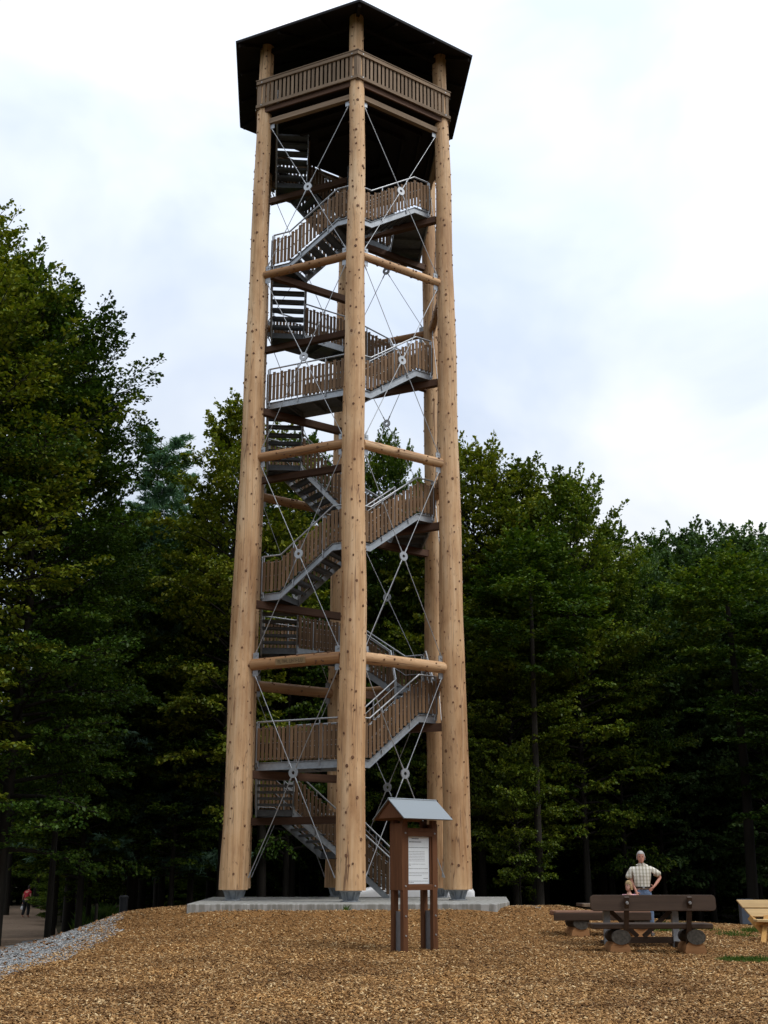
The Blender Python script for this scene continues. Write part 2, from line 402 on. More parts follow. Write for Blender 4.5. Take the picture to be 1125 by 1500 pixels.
def railing(pts, out_n, single, posts):
    """pts: polyline of floor points; out_n outward normal"""
    mb = MB(); up = Vector((0, 0, 1))
    mb.path([p+up*1.06 for p in pts], .024, 8)
    for p in pts[1:-1]: mb.ball(p+up*1.06, .024, 8, 4)
    for h in (.10, .50, .88): mb.path([p+up*h for p in pts], .011, 5)
    d = [(pts[i+1]-pts[i]) for i in range(len(pts)-1)]
    hl = [Vector((x.x, x.y, 0)).length for x in d]; tot = sum(hl)
    def at(s):
        for i, l in enumerate(hl):
            if s <= l or i == len(hl)-1: return pts[i]+d[i]*(s/l)
            s -= l
    for s in posts: p = at(s); mb.tube(p-up*.12, p+up*1.06, .02, .02, 6)
    r = mb.build('railing', M['rod'], tower)
    ns = int(tot/.122); dr = (pts[-1]-pts[0]); az = math.atan2(dr.y, dr.x)
    for j in range(ns):
        s = (j+.5)*tot/ns; p = at(s)+out_n*.032+up*(.05 + random.uniform(-.008, .008))
        if single and n_slats[0] < 296:
            o = link('slat', slat_me(j), r, p, (random.uniform(-.008, .008), 0, az)); n_slats[0] += 1
        else:
            hh = (.84, .88)[j % 2]; R = Matrix.Rotation(az, 3, 'Z'); stuffmb.box(p+up*hh/2, (.043, .011, hh/2), R)
    return r
tread_me = None
def flight(a, b_, u0, u1, idx):
    up = Vector((0, 0, 1)); F = ST
    flat = abs(u1-u0) < .01
    first = idx == 0
    P0, P1 = V(a, RS, 0), V(b_, RS, 0); Q0, Q1 = V(a, RQ, 0), V(b_, RQ, 0); d = (P1-P0).normalized(); nrm = d.cross(up).normalized()  # outward
    if nrm.dot(P0) < 0: nrm = -nrm
    def o_(t, z): return P0+d*t+up*z
    def i_(t, z): return Q0+d*(t-T0)+up*z
    mb = MB()
    if flat: segs = [(0, u0, RS, u1)]
    elif first: segs = [(T0+.12, -.2, T1, u1), (T1, u1, RS, u1)]
    else: segs = [(0, u0, T0, u0), (T0, u0, T1, u1), (T1, u1, RS, u1)]
    for t0, z0, t1, z1 in segs:
        p, q = o_(t0, z0), o_(t1, z1)
        # plate with vertical ends + small flanges
        for (pp, qq, nn) in ((p, q, nrm),):
            mb.add([pp, qq, qq+up*F, pp+up*F, pp-nn*.012, qq-nn*.012, qq+up*F-nn*.012, pp+up*F-nn*.012], [(0, 1, 2, 3), (7, 6, 5, 4), (0, 4, 5, 1), (3, 2, 6, 7), (0, 3, 7, 4), (1, 5, 6, 2)])
            for h in (0, F-.008):
                mb.add([pp+up*h+nn*.035, qq+up*h+nn*.035, qq+up*h+nn*.001, pp+up*h+nn*.001, pp+up*(h+.01)+nn*.035, qq+up*(h+.01)+nn*.035, qq+up*(h+.01)+nn*.001, pp+up*(h+.01)+nn*.001], [(3, 2, 1, 0), (4, 5, 6, 7), (0, 1, 5, 4), (2, 3, 7, 6)])
    t0, t1 = T0, T1
    p, q = i_(t0, -.2 if first else u0), i_(t1, u1)
    mb.add([p, q, q+up*F, p+up*F, p+nrm*.012, q+nrm*.012, q+up*F+nrm*.012, p+up*F+nrm*.012], [(3, 2, 1, 0), (4, 5, 6, 7), (0, 1, 5, 4), (3, 7, 6, 2), (0, 4, 7, 3), (1, 2, 6, 5)])
    fo = mb.build('stair_flight' if not flat else 'walkway', M['steel'], tower)
    if flat:
        mb = MB(); zt = u0+F-.03
        mb.add([o_(T0, zt)-nrm*.013, o_(T1, zt)-nrm*.013, i_(T1, zt)+nrm*.013, i_(T0, zt)+nrm*.013], [(0, 1, 2, 3)]); mb.add([v+up*.025 for v in (o_(T0, zt)-nrm*.013, o_(T1, zt)-nrm*.013, i_(T1, zt)+nrm*.013, i_(T0, zt)+nrm*.013)], [(3, 2, 1, 0)])
        for t_ in (T0+.03, (T0+T1)/2, T1-.03): mb.bar(o_(t_, u0+.08)-nrm*.02, i_(t_, u0+.08)+nrm*.02, .05, .1)
        mb.build('deck_plate', M['grate'], fo)
    else:
        n = 6; global tread_me
        if tread_me is None:
            m2 = MB(); wd = (RS-RQ)*cos(pi/6)-.03; m2.box((0, 0, 0), (.135, wd/2, .014)); m2.box((.128, 0, -.03), (.006, wd/2, .03)); m2.box((-.128, 0, -.02), (.006, wd/2, .02)); tread_me = m2.mesh('tread', M['grate'])
        for j in range(n):
            f = (j+.5)/n; tt = T0+(T1-T0)*f; zz = (u0-(0 if not first else .2))+(u1-u0+(0 if not first else .2))*(j+1)/(n+1)+F-.02
            c = (o_(tt, zz)+i_(tt, zz))/2; link('tread', tread_me, fo, c, (0, 0, math.atan2(d.y, d.x)))
    # railings
    if flat: outp = [o_(.02, u0+F), o_(RS-.02, u0+F)]
    elif first: outp = [o_(T0+.15, .0), o_(T1, u1+F), o_(RS-.02, u1+F)]
    else: outp = [o_(.02, u0+F), o_(T0, u0+F), o_(T1, u1+F), o_(RS-.02, u1+F)]
    tot = RS-.04
    front = a+b_ in ('AB', 'BC'); back = a+b_ in ('EF',)
    railing([v+nrm*.02 for v in outp], nrm, front or back, [.03, .95, 1.85, tot-.03] if not first else [.05, .8, 1.5, 1.95])
    inp = [i_(T0+.03, (0 if first else u0+F)), i_(T1-.03, u1+F)]
    railing([v-nrm*.02 for v in inp], -nrm, False, [.02, .8, 1.52])
def landing(k, u):
    i = ORDER.index(k); prv, nxt = ORDER[i-1], ORDER[(i+1) % 6]; up = Vector((0, 0, 1)); z = u+ST-.03
    P = V(k, RS-.02, z); Q = V(k, RQ, z); dp = (V(prv, RS, z)-V(k, RS, z)).normalized(); dn = (V(nxt, RS, z)-V(k, RS, z)).normalized()
    poly = [P, P+dn*T0, Q+Vector((0, 0, 0)), P+dp*T0]
    mb = MB(); mb.add(poly+[v+up*.026 for v in poly], [(0, 3, 2, 1), (4, 5, 6, 7), (0, 1, 5, 4), (1, 2, 6, 5), (2, 3, 7, 6), (3, 0, 4, 7)])
    mb.bar(P+dn*T0-up*.07, Q-up*.07+dn*.02, .02, .16); mb.bar(P+dp*T0-up*.07, Q-up*.07+dp*.02, .02, .16)
    mb.build('landing', M['grate'], tower)
# slats: fill the individual quota front faces first
jobs = list(enumerate(zip(UZ, UZ[1:])))
pri = {'AB': 0, 'BC': 0, 'EF': 1}
for idx, ((a, u0), (b_, u1)) in sorted(jobs, key=lambda j: pri.get(j[1][0][0]+j[1][1][0], 2)):
    flight(a, b_, u0, u1, idx)
for k, u in UZ[1:-1]: landing(k, u)
o = stuffmb.build('inner_railing_slats', M['slat'], tower); o['kind'] = 'stuff'
# square dark carrier beams under the landings (chords between poles)
for ci, (k, u) in enumerate(UZ[1:-1]):
    z = u-.102; P, Q = V(k, PR_(z), z), Vector((0, 0, z)); d = (Q-P).normalized(); rr = prad(z)*.95; L = (Q-P).length-rr-.10
    mb = MB(); mb.box((0, 0, L/2), (.085, .10, L/2)); o = mb.build('landing_beam', M['darkbeam'], tower); align(o, P+d*rr, Q)
mb = MB(); mb.tube((0, 0, .004), (0, 0, 22.6), .105, .10, 12); mb.build('centre_post', M['grate'], tower)
# ---- platform
PZ = 23.30; RP = 3.46
def hexpoly(R, off=0): return [(V(k, R, 0).x, V(k, R, 0).y) for k in ORDER]
mb = MB()
for i in range(6):
    a, b_ = faces[i]
    def quad(Ra, Rb, z0, z1):
        v = [V(a, Ra, 0), V(a, Rb, 0), V(b_, Rb, 0), V(b_, Ra, 0)]
        v = [(x.x, x.y) for x in v]; mb.prism(v, z0, z1)
    quad(RS+.02, RP-.10, PZ-.12, PZ)
    if a+b_ not in ('FA', 'EF'): quad(RQ, RS+.02, PZ-.12, PZ)
    v = [(0, 0), (V(a, RQ, 0).x, V(a, RQ, 0).y), (V(b_, RQ, 0).x, V(b_, RQ, 0).y)]; mb.prism(v, PZ-.12, PZ)
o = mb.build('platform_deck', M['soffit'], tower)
mb = MB()
for i in range(6):
    a, b_ = faces[i]
    if a+b_ in ('FA', 'EF'): continue
    for R in (1.2, 1.9, 2.5, 3.0): mb.bar(V(a, R, PZ-.21), V(b_, R, PZ-.21), .08, .17)
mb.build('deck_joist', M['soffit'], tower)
bm_ = None
for i in range(6):
    a, b_ = faces[i]; P, Q = V(a, RP, 0), V(b_, RP, 0); d = (Q-P).normalized(); nn = d.cross(Vector((0, 0, 1))).normalized()
    if nn.dot(P) < 0: nn = -nn
    L = (Q-P).length; up = Vector((0, 0, 1))
    def board(name, h, w, th, ext=0., off=0., m_='rim', n_=None):
        mb = MB(); LL = L+ext*2; mb.box((0, 0, LL/2), (w/2, th/2, LL/2)) if n_ else mb.box((0, 0, LL/2), (w/2, th/2, LL/2))
        o = mb.build(name, M[m_], tower); align(o, P-d*ext+nn*off+up*h, Q+d*ext+nn*off+up*h); return o
    # align(): local x = up x z (horizontal), local y vertical
    board('rim_beam', PZ-.03, .05, .20, .0, -.06, 'darkbeam'); board('bottom_rail', PZ+.09, .045, .11, .03, .035)
    board('top_rail', PZ+.94, .05, .11, .03, .035); board('cap_rail', PZ+1.03, .14, .035, .06, .0)
    ns = 24
    for j in range(ns):
        p = P+d*(L*(j+.5)/ns)+up*(PZ+.06)
        if bm_ is None: m2 = MB(); m2.box((0, 0, .44), (.042, .0125, .44)); bm_ = m2.mesh('baluster_board', M['rim'])
        link('baluster_board', bm_, tower, p, (0, 0, math.atan2(d.y, d.x)))
    mb = MB(); p = V(a, RP-.05, 0); mb.box(p+up*(PZ+.5), (.05, .05, .5), Matrix.Rotation(math.atan2(d.y, d.x), 3, 'Z')); mb.build('corner_post', M['rim'], tower)
    for s in (.16, L-.16):
        for h in (.10, .93): mb = MB(); q = P+d*s+up*(PZ+h)+nn*.055; mb.tube(q, q+nn*.02, .022, .018, 8); mb.build('bolt_head', M['rod'], tower)
# ---- roof
RR = 4.3; APEX = ROOFZ+1.9
mb = MB(); ap0, ap1 = Vector((0, 0, APEX-.12)), Vector((0, 0, APEX))
lo = [V(k, RR, ROOFZ) for k in ORDER]; hi = [V(k, RR+.02, ROOFZ+.07) for k in ORDER]
for i in range(6):
    j = (i+1) % 6
    mb.add([lo[j], lo[i], ap0], [(0, 1, 2)], 0); mb.add([hi[i], hi[j], ap1], [(0, 1, 2)], 1); mb.add([lo[i], lo[j], hi[j], hi[i]], [(0, 1, 2, 3)], 1)
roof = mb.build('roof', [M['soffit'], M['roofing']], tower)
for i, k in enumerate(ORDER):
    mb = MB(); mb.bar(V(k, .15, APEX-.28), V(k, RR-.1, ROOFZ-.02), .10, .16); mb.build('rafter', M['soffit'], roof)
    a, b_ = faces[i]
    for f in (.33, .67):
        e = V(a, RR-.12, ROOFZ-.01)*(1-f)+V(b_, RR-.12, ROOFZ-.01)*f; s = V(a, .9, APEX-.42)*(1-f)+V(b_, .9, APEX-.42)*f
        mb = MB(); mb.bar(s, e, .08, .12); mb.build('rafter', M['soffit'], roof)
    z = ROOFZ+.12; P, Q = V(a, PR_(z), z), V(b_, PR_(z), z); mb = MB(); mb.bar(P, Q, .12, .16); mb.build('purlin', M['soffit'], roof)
# carved name board on the lowest front beam
z = LEV[0]; P, Q = V('A', PR_(z), z), V('B', PR_(z), z); d = (Q-P).normalized(); nn = d.cross(Vector((0, 0, 1))).normalized(); nn = nn if nn.dot(P) > 0 else -nn
c = P+(Q-P)*.475+nn*.165+Vector((0, 0, -.01))
M['plaque'] = wood('plaque_wood', (.20, .14, .07), (.30, .21, .11), (.38, .28, .15), .8, 10, .1, axis=0)
mb = MB(); mb.box((0, 0, 0), (.44, .012, .085)); o = bevel(mb.build('name_board', M['plaque'], tower, c, (radians(8), 0, math.atan2(d.y, d.x))), .004)
M['carve'] = plain('carved_letter', (.09, .06, .035), .9)
mb = MB(); x = -.36
random.seed(3)
glyphs = ['T', 'U', 'R', 'M', ' ', 'W', 'E', 'G']
while x < .36:                      # worn, unreadable carved strokes
    w = random.choice((.03, .04, .05)); mb.box((x, -.014, 0), (.005, .002, .045)); mb.box((x+w, -.014, 0), (.005, .002, .04)) if random.random() < .6 else None
    if random.random() < .7: mb.box((x+w/2, -.014, random.choice((-.04, 0, .04))), (w/2, .002, .006))
    x += w+.028
mb.build('carved_letters', M['carve'], o)
# lightning conductor cable by the right pole
mb = MB(); P = V('D', 3.3, 0); pts = [V('D', 2.92+.03*sin(z*1.3), z) + RI*.33 for z in np.linspace(.1, 22.6, 14)]
mb.path(pts, .012, 5); mb.build('conductor_cable', M['grate'], tower)

exec_trees = True
# ------------------------------------------------------------------ leaves
def leaf_mat(name, c0, c1, c2, trans=.26):
    m = bpy.data.materials.new(name); m.use_nodes = True; t = m.node_tree; t.nodes.clear()
    o = N(t, 'ShaderNodeOutputMaterial'); g = N(t, 'ShaderNodeNewGeometry')
    big = noise_tex(t, .55, 3); r = objrand(t)
    f = mathn(t, 'ADD', mathn(t, 'MULTIPLY', g.outputs['Random Per Island'], .45), mathn(t, 'ADD', mathn(t, 'MULTIPLY', big, .8), mathn(t, 'MULTIPLY', r, .3)))
    f = mathn(t, 'SUBTRACT', f, .27)
    c = ramp(t, f, [(.15, c0), (.5, c1), (.95, c2)])
    d = N(t, 'ShaderNodeBsdfDiffuse'); tr = N(t, 'ShaderNodeBsdfTranslucent'); gl = N(t, 'ShaderNodeBsdfGlossy'); gl.inputs['Roughness'].default_value = .42
    t.links.new(c, d.inputs['Color']); cc = mixc(t, c, (.95, 1.0, .35), 1.0, 'MULTIPLY'); t.links.new(cc, tr.inputs['Color'])
    gl.inputs['Color'].default_value = (.6, .65, .6, 1)
    m1 = N(t, 'ShaderNodeMixShader'); m1.inputs[0].default_value = trans; t.links.new(d.outputs[0], m1.inputs[1]); t.links.new(tr.outputs[0], m1.inputs[2])
    m2 = N(t, 'ShaderNodeMixShader'); m2.inputs[0].default_value = .022; t.links.new(m1.outputs[0], m2.inputs[1]); t.links.new(gl.outputs[0], m2.inputs[2])
    t.links.new(m2.outputs[0], o.inputs['Surface']); return m
M['leafA'] = leaf_mat('beech_leaf', (.016, .040, .007), (.062, .118, .014), (.22, .26, .026))
M['leafB'] = leaf_mat('maple_leaf', (.021, .048, .018), (.062, .118, .038), (.16, .235, .075))
M['needle'] = leaf_mat('larch_needle', (.07, .15, .10), (.15, .27, .19), (.22, .36, .25), .2)
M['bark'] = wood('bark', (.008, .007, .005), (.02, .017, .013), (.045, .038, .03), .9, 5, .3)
def leaves_mesh(name, C, D, Nn, size, m, aspect=.62):
    """C centres, D directions, Nn normals -> folded leaf of two quads? one rhombic quad each"""
    n = len(C); D = D/np.linalg.norm(D, axis=1)[:, None]; S_ = np.cross(D, Nn); S_ /= (np.linalg.norm(S_, axis=1)[:, None]+1e-9); Nn = np.cross(S_, D)
    sz = size*1.07*RNG.uniform(.6, 1.25, n)[:, None]
    v0 = C-D*sz*.5; v1 = C+S_*sz*aspect*.5+Nn*sz*.10; v2 = C+D*sz*.5; v3 = C-S_*sz*aspect*.5+Nn*sz*.10
    Vv = np.stack([v0, v1, v2, v3], 1).reshape(-1, 3); Q = np.arange(4*n).reshape(n, 4)
    return fast_mesh(name, Vv, Q, m)
def tree_proto(seed, H, Wd, kind, nprim, nleaf, size, base=.12, m='leafA'):
    rs = np.random.default_rng(seed); mb = MB()
    tr = [Vector((rs.normal(0, .012)*z*.6, rs.normal(0, .012)*z*.6, z)) for z in np.linspace(-.3, H*.97, 9)]
    r0 = H*.0105
    for i in range(8): mb.tube(tr[i], tr[i+1], r0*(1-i/8.6), r0*(1-(i+1)/8.6), 9, 0, False)
    def trunk_at(z):
        f = max(0, min(7.999, (z+.3)/(H*.97+.3)*8)); i = int(f); return tr[i].lerp(tr[i+1], f-i)
    C, D, Nn = [], [], []
    for p in range(nprim):
        f = (p+.5)/nprim; f = f**.85; h = H*(base+(1-base)*f)*.985; az = p*2.39996+rs.normal(0, .35)
        if kind == 'larch': prof = (1-f)**.8*.95+.06; el = radians(rs.uniform(-5, 25)+25*f)
        else:
            prof = (math.sin(min(1, f*1.25+.22)*pi*.5)**.7)*(1-f**4.5)**.8+.05; el = radians(rs.uniform(2, 22)+50*f**1.4)
        L = Wd*prof*rs.uniform(.62, 1.18)
        if f > .86: L = max(L, Wd*.26*rs.uniform(.5, 1.3))
        d = np.array([cos(az)*cos(el), sin(az)*cos(el), sin(el)]); s0 = np.array(trunk_at(h*.97))
        K = 5; pts = [s0]; dd = d.copy()
        for k in range(K):
            dd = dd+np.array([rs.normal(0, .12), rs.normal(0, .12), rs.normal(.0, .05)+(.07 if kind == 'larch' else -.07+.06*f)]); dd /= np.linalg.norm(dd); pts.append(pts[-1]+dd*L/K)
        rb = r0*.34*(1-f*.75)*min(1, L/Wd+.3)
        for k in range(K): mb.tube(Vector(pts[k]), Vector(pts[k+1]), rb*(1-k/K)+.008, rb*(1-(k+1)/K)+.006, 5, 0, False)
        pts = np.array(pts)
        nsec = max(4, int(9*L/Wd+3)) if kind != 'larch' else max(5, int(14*L/Wd+4))
        sway = np.array([-sin(az), cos(az), 0])
        for q in range(nsec):
            s = .30+.70*(q+rs.uniform(0, 1))/nsec; kk = min(K-1, int(s*K)); o = pts[kk]+(pts[kk+1]-pts[kk])*(s*K-kk); axis = pts[kk+1]-pts[kk]; axis /= np.linalg.norm(axis)
            side = 1 if q % 2 else -1; l2 = L*rs.uniform(.22, .46)*(1.15-s*.75)+.25
            d2 = axis*rs.uniform(.5, .9)+sway*side*rs.uniform(.6, 1)+np.array([0, 0, rs.normal(.05, .2)]); d2 /= np.linalg.norm(d2)
            if q == nsec-1: d2 = axis+np.array([0, 0, .15])
            n = int((1.45 if kind != 'larch' else 1)*nleaf*rs.uniform(.6, 1.4)*(l2/(.33*Wd+.25)))
            if n < 3: n = 3
            tt = rs.uniform(.05, 1, n)**.8
            lat = np.cross(d2, [0, 0, 1]); lat /= np.linalg.norm(lat)+1e-9
            spread = (.17*l2+.09)*(1-.55*tt)
            if kind == 'larch': spread = .05+.05*(1-tt)
            off = lat[None]*(rs.normal(0, 1, n)*spread)[:, None]; droop = -(tt**2)*l2*(.16 if kind != 'larch' else .3)
            c = o[None]+d2[None]*(tt*l2)[:, None]+off; c[:, 2] += droop+rs.normal(0, .045 if kind != 'larch' else .04, n)-(abs((off**2).sum(1))**.5)*.15
            C.append(c); dl = d2[None]*.7+off/(spread[:, None]+.01)*.6+rs.normal(0, .35, (n, 3)); dl[:, 2] -= .2
            D.append(dl); nn = np.array([0, 0, 1.])[None]+rs.normal(0, .5, (n, 3)); Nn.append(nn)
            mb.tube(Vector(o), Vector(o+d2*l2*.7), .010+rb*.15, .004, 3, 0, False)
    C = np.concatenate(C); D = np.concatenate(D); Nn = np.concatenate(Nn)
    return mb.mesh('trunk', M['bark']), leaves_mesh('crown', C, D, Nn, size, M[m], .74 if kind != 'larch' else .16), H, Wd, len(C)
PROTO = {
 'beech1': tree_proto(11, 18, 4.2, 'beech', 135, 50, .16, .17),
 'beech2': tree_proto(12, 18, 3.6, 'beech', 125, 50, .155, .20),
 'beech3': tree_proto(13, 18, 4.6, 'beech', 135, 48, .165, .12),
 'maple1': tree_proto(14, 15, 4.6, 'maple', 120, 46, .18, .12, 'leafB'),
 'near1': tree_proto(15, 20, 4.4, 'beech', 165, 66, .125, .12),
 'larch': tree_proto(16, 17, 2.8, 'larch', 130, 95, .26, .1, 'needle'),
 'low1': tree_proto(17, 6, 2.4, 'beech', 46, 40, .13, .22),
}
print('leaves', {k: v[4] for k, v in PROTO.items()})
def tree(px, d, top, Wd, proto, label, group=None, rz=None, name='beech_tree'):
    el = TH+atan((750-top)/FPX); zt = CAMZ+d*tan(el)
    w = d*cos(TH)+(zt*.75-CAMZ)*sin(TH); x = (px-562.5)/FPX*w
    g = gz(x, d)-.05; H = zt-g; tm, cm, PH, PW, _ = PROTO[proto]
    s = H/PH; sw = Wd/PW
    r = empty(name, (x, d, g), random.uniform(0, 6.28) if rz is None else rz)
    for nme, me in (('trunk', tm), ('crown', cm)):
        o = link(nme, me, r); o.scale = (sw, sw, s)
    tag(r, label, 'tree', group); return r
M['leafY'] = leaf_mat('yellow_green_leaf', (.022, .045, .006), (.10, .145, .013), (.29, .29, .028))
for k_ in ('beech1', 'beech2', 'near1', 'low1'):
    tm, cm, a_, b_, c_ = PROTO[k_]; cm2 = cm.copy(); cm2.materials[0] = M['leafY']; PROTO[k_+'y'] = (tm, cm2, a_, b_, c_)
random.seed(21)
T = tree
T(-50, 31, 296, 4.6, 'near1y', 'tallest dark beech cut off by the left edge of the photo')
T(62, 33, 425, 4.1, 'near1', 'dense dark beech on the left whose crown steps down towards the tower')
T(10, 37, 380, 3.8, 'beech1', 'dark beech between the tallest left tree and the stepped one')
T(122, 38, 545, 2.1, 'beech2', 'slim dark beech with ragged right side left of the larch')
T(226, 46, 625, 3.9, 'larch', 'pale blue-green larch rising left of the tower', name='larch_tree')
T(262, 50, 680, 2.4, 'larch', 'shorter blue-green larch partly behind the light beech', name='larch_tree')
T(345, 43, 578, 3.3, 'beech2y', 'bright green beech with pointed top just left of the tower')
T(300, 46, 725, 2.9, 'beech1', 'leafy beech below and left of the pointed beech')
T(150, 43, 740, 3.2, 'beech3', 'low dark beech in front of the larch')
T(430, 47, 640, 3.4, 'beech3', 'beech seen through the left side of the tower')
T(500, 50, 690, 3.4, 'beech1', 'beech directly behind the centre pole of the tower')
T(565, 49, 632, 2.4, 'beech2', 'narrow pointed beech seen between the centre and right poles')
T(630, 48, 700, 3.2, 'beech3', 'beech behind the right poles of the tower')
T(695, 47, 648, 3.7, 'beech1y', 'tall yellow-green beech directly right of the tower')
T(765, 47, 672, 3.4, 'beech2y', 'second tall beech right of the tower with twin points')
T(838, 45, 692, 3.3, 'beech1', 'beech with ragged right edge at the step in the tree line')
T(895, 48, 772, 2.7, 'beech3', 'lower beech where the right tree line drops')
T(950, 50, 835, 3.2, 'maple1', 'lowest tree in the dip of the right tree line', name='maple_tree')
T(1012, 52, 785, 4.0, 'maple1', 'rounded maple at the right with grey-green crown', name='maple_tree')
T(1100, 50, 788, 4.4, 'maple1', 'broad maple cut by the right edge of the photo', name='maple_tree')
T(745, 44, 860, 2.8, 'beech1y', 'yellow-green drooping beech standing in front right of the tower')
T(880, 51, 900, 3.2, 'beech2', 'dark beech behind the standing man')
T(1000, 53, 940, 3.4, 'maple1', 'dark low maple behind the picnic bench', name='maple_tree')
T(1085, 54, 900, 3.2, 'beech1', 'dark beech above the pale wooden bench')
T(1190, 42, 820, 3.6, 'beech2', 'beech just outside the right edge reaching into the photo')
T(758, 42, 1110, 1.6, 'low1y', 'young beech with bare lower trunk right of the tower foot')
T(100, 44, 980, 2.4, 'beech2', 'understorey beech beside the path at the left')
T(150, 46, 960, 2.6, 'beech3', 'understorey beech behind the litter bin')
T(265, 44, 930, 2.6, 'beech1', 'understorey beech left of the tower foot')
T(390, 52, 1000, 2.6, 'low1', 'young beech seen through the lower left stairs')
T(455, 55, 1010, 2.6, 'low1', 'young beech seen between the lower left and centre poles')
# ranks of the wood behind
for row, (d, lo_, hi_, n) in enumerate(((54, 770, 870, 15), (62, 790, 880, 15), (72, 820, 920, 17), (84, 850, 940, 18))):
    for i in range(n):
        px = -260+1640*(i+.5+random.uniform(-.3, .3))/n
        if d < 80 and -8 < (px-562.5)/1771*d-PR(d) < 2.5: continue       # the path stays open
        T(px, d+random.uniform(-3, 3), random.uniform(lo_, hi_), random.uniform(4.0, 5.2), random.choice(['beech1', 'beech3', 'beech2', 'maple1']),
          'one of the dark trees of the wood filling the background', 'trees of the wood in the background')
# the wood closes round the clearing on the sides and behind the camera; unseen trees added to shade the lower wood
for i in range(34):
    a = radians(38+284*(i+.5)/34+random.uniform(-2, 2)); rr_ = random.uniform(34, 42); x, y = sin(a)*rr_, 14+cos(a)*rr_
    g = gz(x, y); tm, cm, PH, PW, _ = PROTO[random.choice(['beech1', 'beech3', 'maple1'])]; H = random.uniform(17, 22)
    r = empty('beech_tree', (x, y, g-.05), random.uniform(0, 6.28))
    for nme, me in (('trunk', tm), ('crown', cm)): o = link(nme, me, r); o.scale = (5.4/PW, 5.4/PW, H/PH)
    tag(r, 'unseen tree added at the wood edge around the clearing for its shade', 'tree', 'unseen trees added around the clearing for shade')
for d in (98, 112):      # last ranks: nothing of the horizon shows between the trunks
    for i in range(26):
        x = -52+104*(i+random.random()*.8)/26; g = gz(x, d); r = empty('beech_tree', (x, d, g-1.2), random.uniform(0, 6.28)); tm, cm, PH, PW, _ = PROTO['beech3']; H = random.uniform(11, 14)
        for nme, me in (('trunk', tm), ('crown', cm)): o = link(nme, me, r); o.scale = (5/PW, 5/PW, H/PH)
        c2 = link('foliage', PROTO['low1'][1], r, (1.6, 0, -.8)); c2.scale = (2.0, 2.0, 1.3)
        tag(r, 'one of the dark trees of the wood filling the background', 'tree', 'trees of the wood in the background')
# undergrowth deep in the wood: closes the view under the crowns
def shrub(px, d, h, w, label, group=None, proto='low1', name='shrub'):
    x = (px-562.5)/1771*d; r = empty(name, (x, d, gz(x, d)-.6*h/6), random.uniform(0, 6)); tm, cm, PH, PW, _ = PROTO[proto]
    for nme, me in (('stem', tm), ('foliage', cm)):
        o = link(nme, me, r); o.scale = (w/PW, w/PW, h/PH)
    tag(r, label, 'shrub', group)
for i in range(40):
    px, d = -120+1400*(i+random.random())/40, random.uniform(56, 74)
    if -8 < (px-562.5)/1771*d-PR(d) < 2.5: continue
    shrub(px, d, random.uniform(2.5, 5), random.uniform(2.6, 3.4), 'dark undergrowth bush among the trunks of the wood', 'bushes of the undergrowth')
shrub(95, 60, 2.0, 1.4, 'low bright bush at the bend of the path')
shrub(88, 56, 2.6, 1.3, 'bush on the right of the walker in red')
shrub(20, 92, 5.5, 4.5, 'bush left of the walker in red')
# bare trunks under the canopy
random.seed(5)
TL = ['left of the walker in red', 'right of the bush at the path bend', 'between the path bend and the wooden stake', 'just behind the wooden stake', 'just behind the litter bin', 'right of the litter bin deep in the wood',
 'halfway between litter bin and concrete slab', 'seen between left and centre tower poles, left one', 'thin one deep between left and centre tower poles', 'seen under the lowest stair flight', 'seen close beside the centre tower pole',
 'leaning right of the young beech near the tower', 'just right of the right tower pole', 'behind the pale bench at the right edge', 'deep in the wood right of the tower foot', 'left of the standing man', 'behind the right end of the dark bench backrest']
tb = MB(); tb.tube((0, 0, -.3), (.15, 0, 5), .19, .15, 10, 0, False); tb.tube((.15, 0, 5), (.1, .1, 11), .15, .07, 10, 0, False); tb = tb.mesh('trunk', M['bark'])
for i, (px, d) in enumerate([(14, 70), (105, 47), (118, 58), (145, 62), (185, 50), (205, 66), (232, 54), (385, 46), (398, 62), (425, 50), (470, 58), (790, 42), (700, 50), (1098, 44), (720, 60), (860, 56), (1020, 58)]):
    x = (px-562.5)/1771*d; g = gz(x, d); r = empty('bare_trunk_tree', (x, d, g), random.uniform(0, 6)); s = random.uniform(.7, 1.25)
    o = link('trunk', tb, r); o.scale = (s, s, 1.1); tag(r, 'bare dark trunk '+TL[i], 'tree', 'bare trunks under the canopy')
    c = link('crown', PROTO['low1'][1], r, (0, 0, 7.5)); c.scale = (1.2, 1.2, 1)

# ------------------------------------------------------------------ scattered ground stuff
def rpi_mat(name, stops, rough=.85, patch=False):
    m, t, b = mat(name, rough, 0, .15); g = N(t, 'ShaderNodeNewGeometry')
    c = ramp(t, g.outputs['Random Per Island'], stops)
    if patch:   # damp and trodden patches
        c = mixc(t, c, ramp(t, noise_tex(t, .45, 5, rough=.6), [(.36, (.62, .58, .55)), (.5, (.95, .95, .95)), (.66, (1.12, 1.08, 1.0))]), 1.0, 'MULTIPLY')
    t.links.new(c, b.inputs['Base Color']); return m
M['chip'] = rpi_mat('wood_chip', [(0, (.065, .032, .014)), (.25, (.19, .098, .036)), (.6, (.36, .195, .073)), (.85, (.50, .305, .13)), (1, (.70, .53, .30))], patch=True)
M['stone'] = rpi_mat('pale_gravel', [(0, (.11, .112, .11)), (.5, (.25, .255, .255)), (1, (.48, .485, .48))])
gzv = np.vectorize(gz)
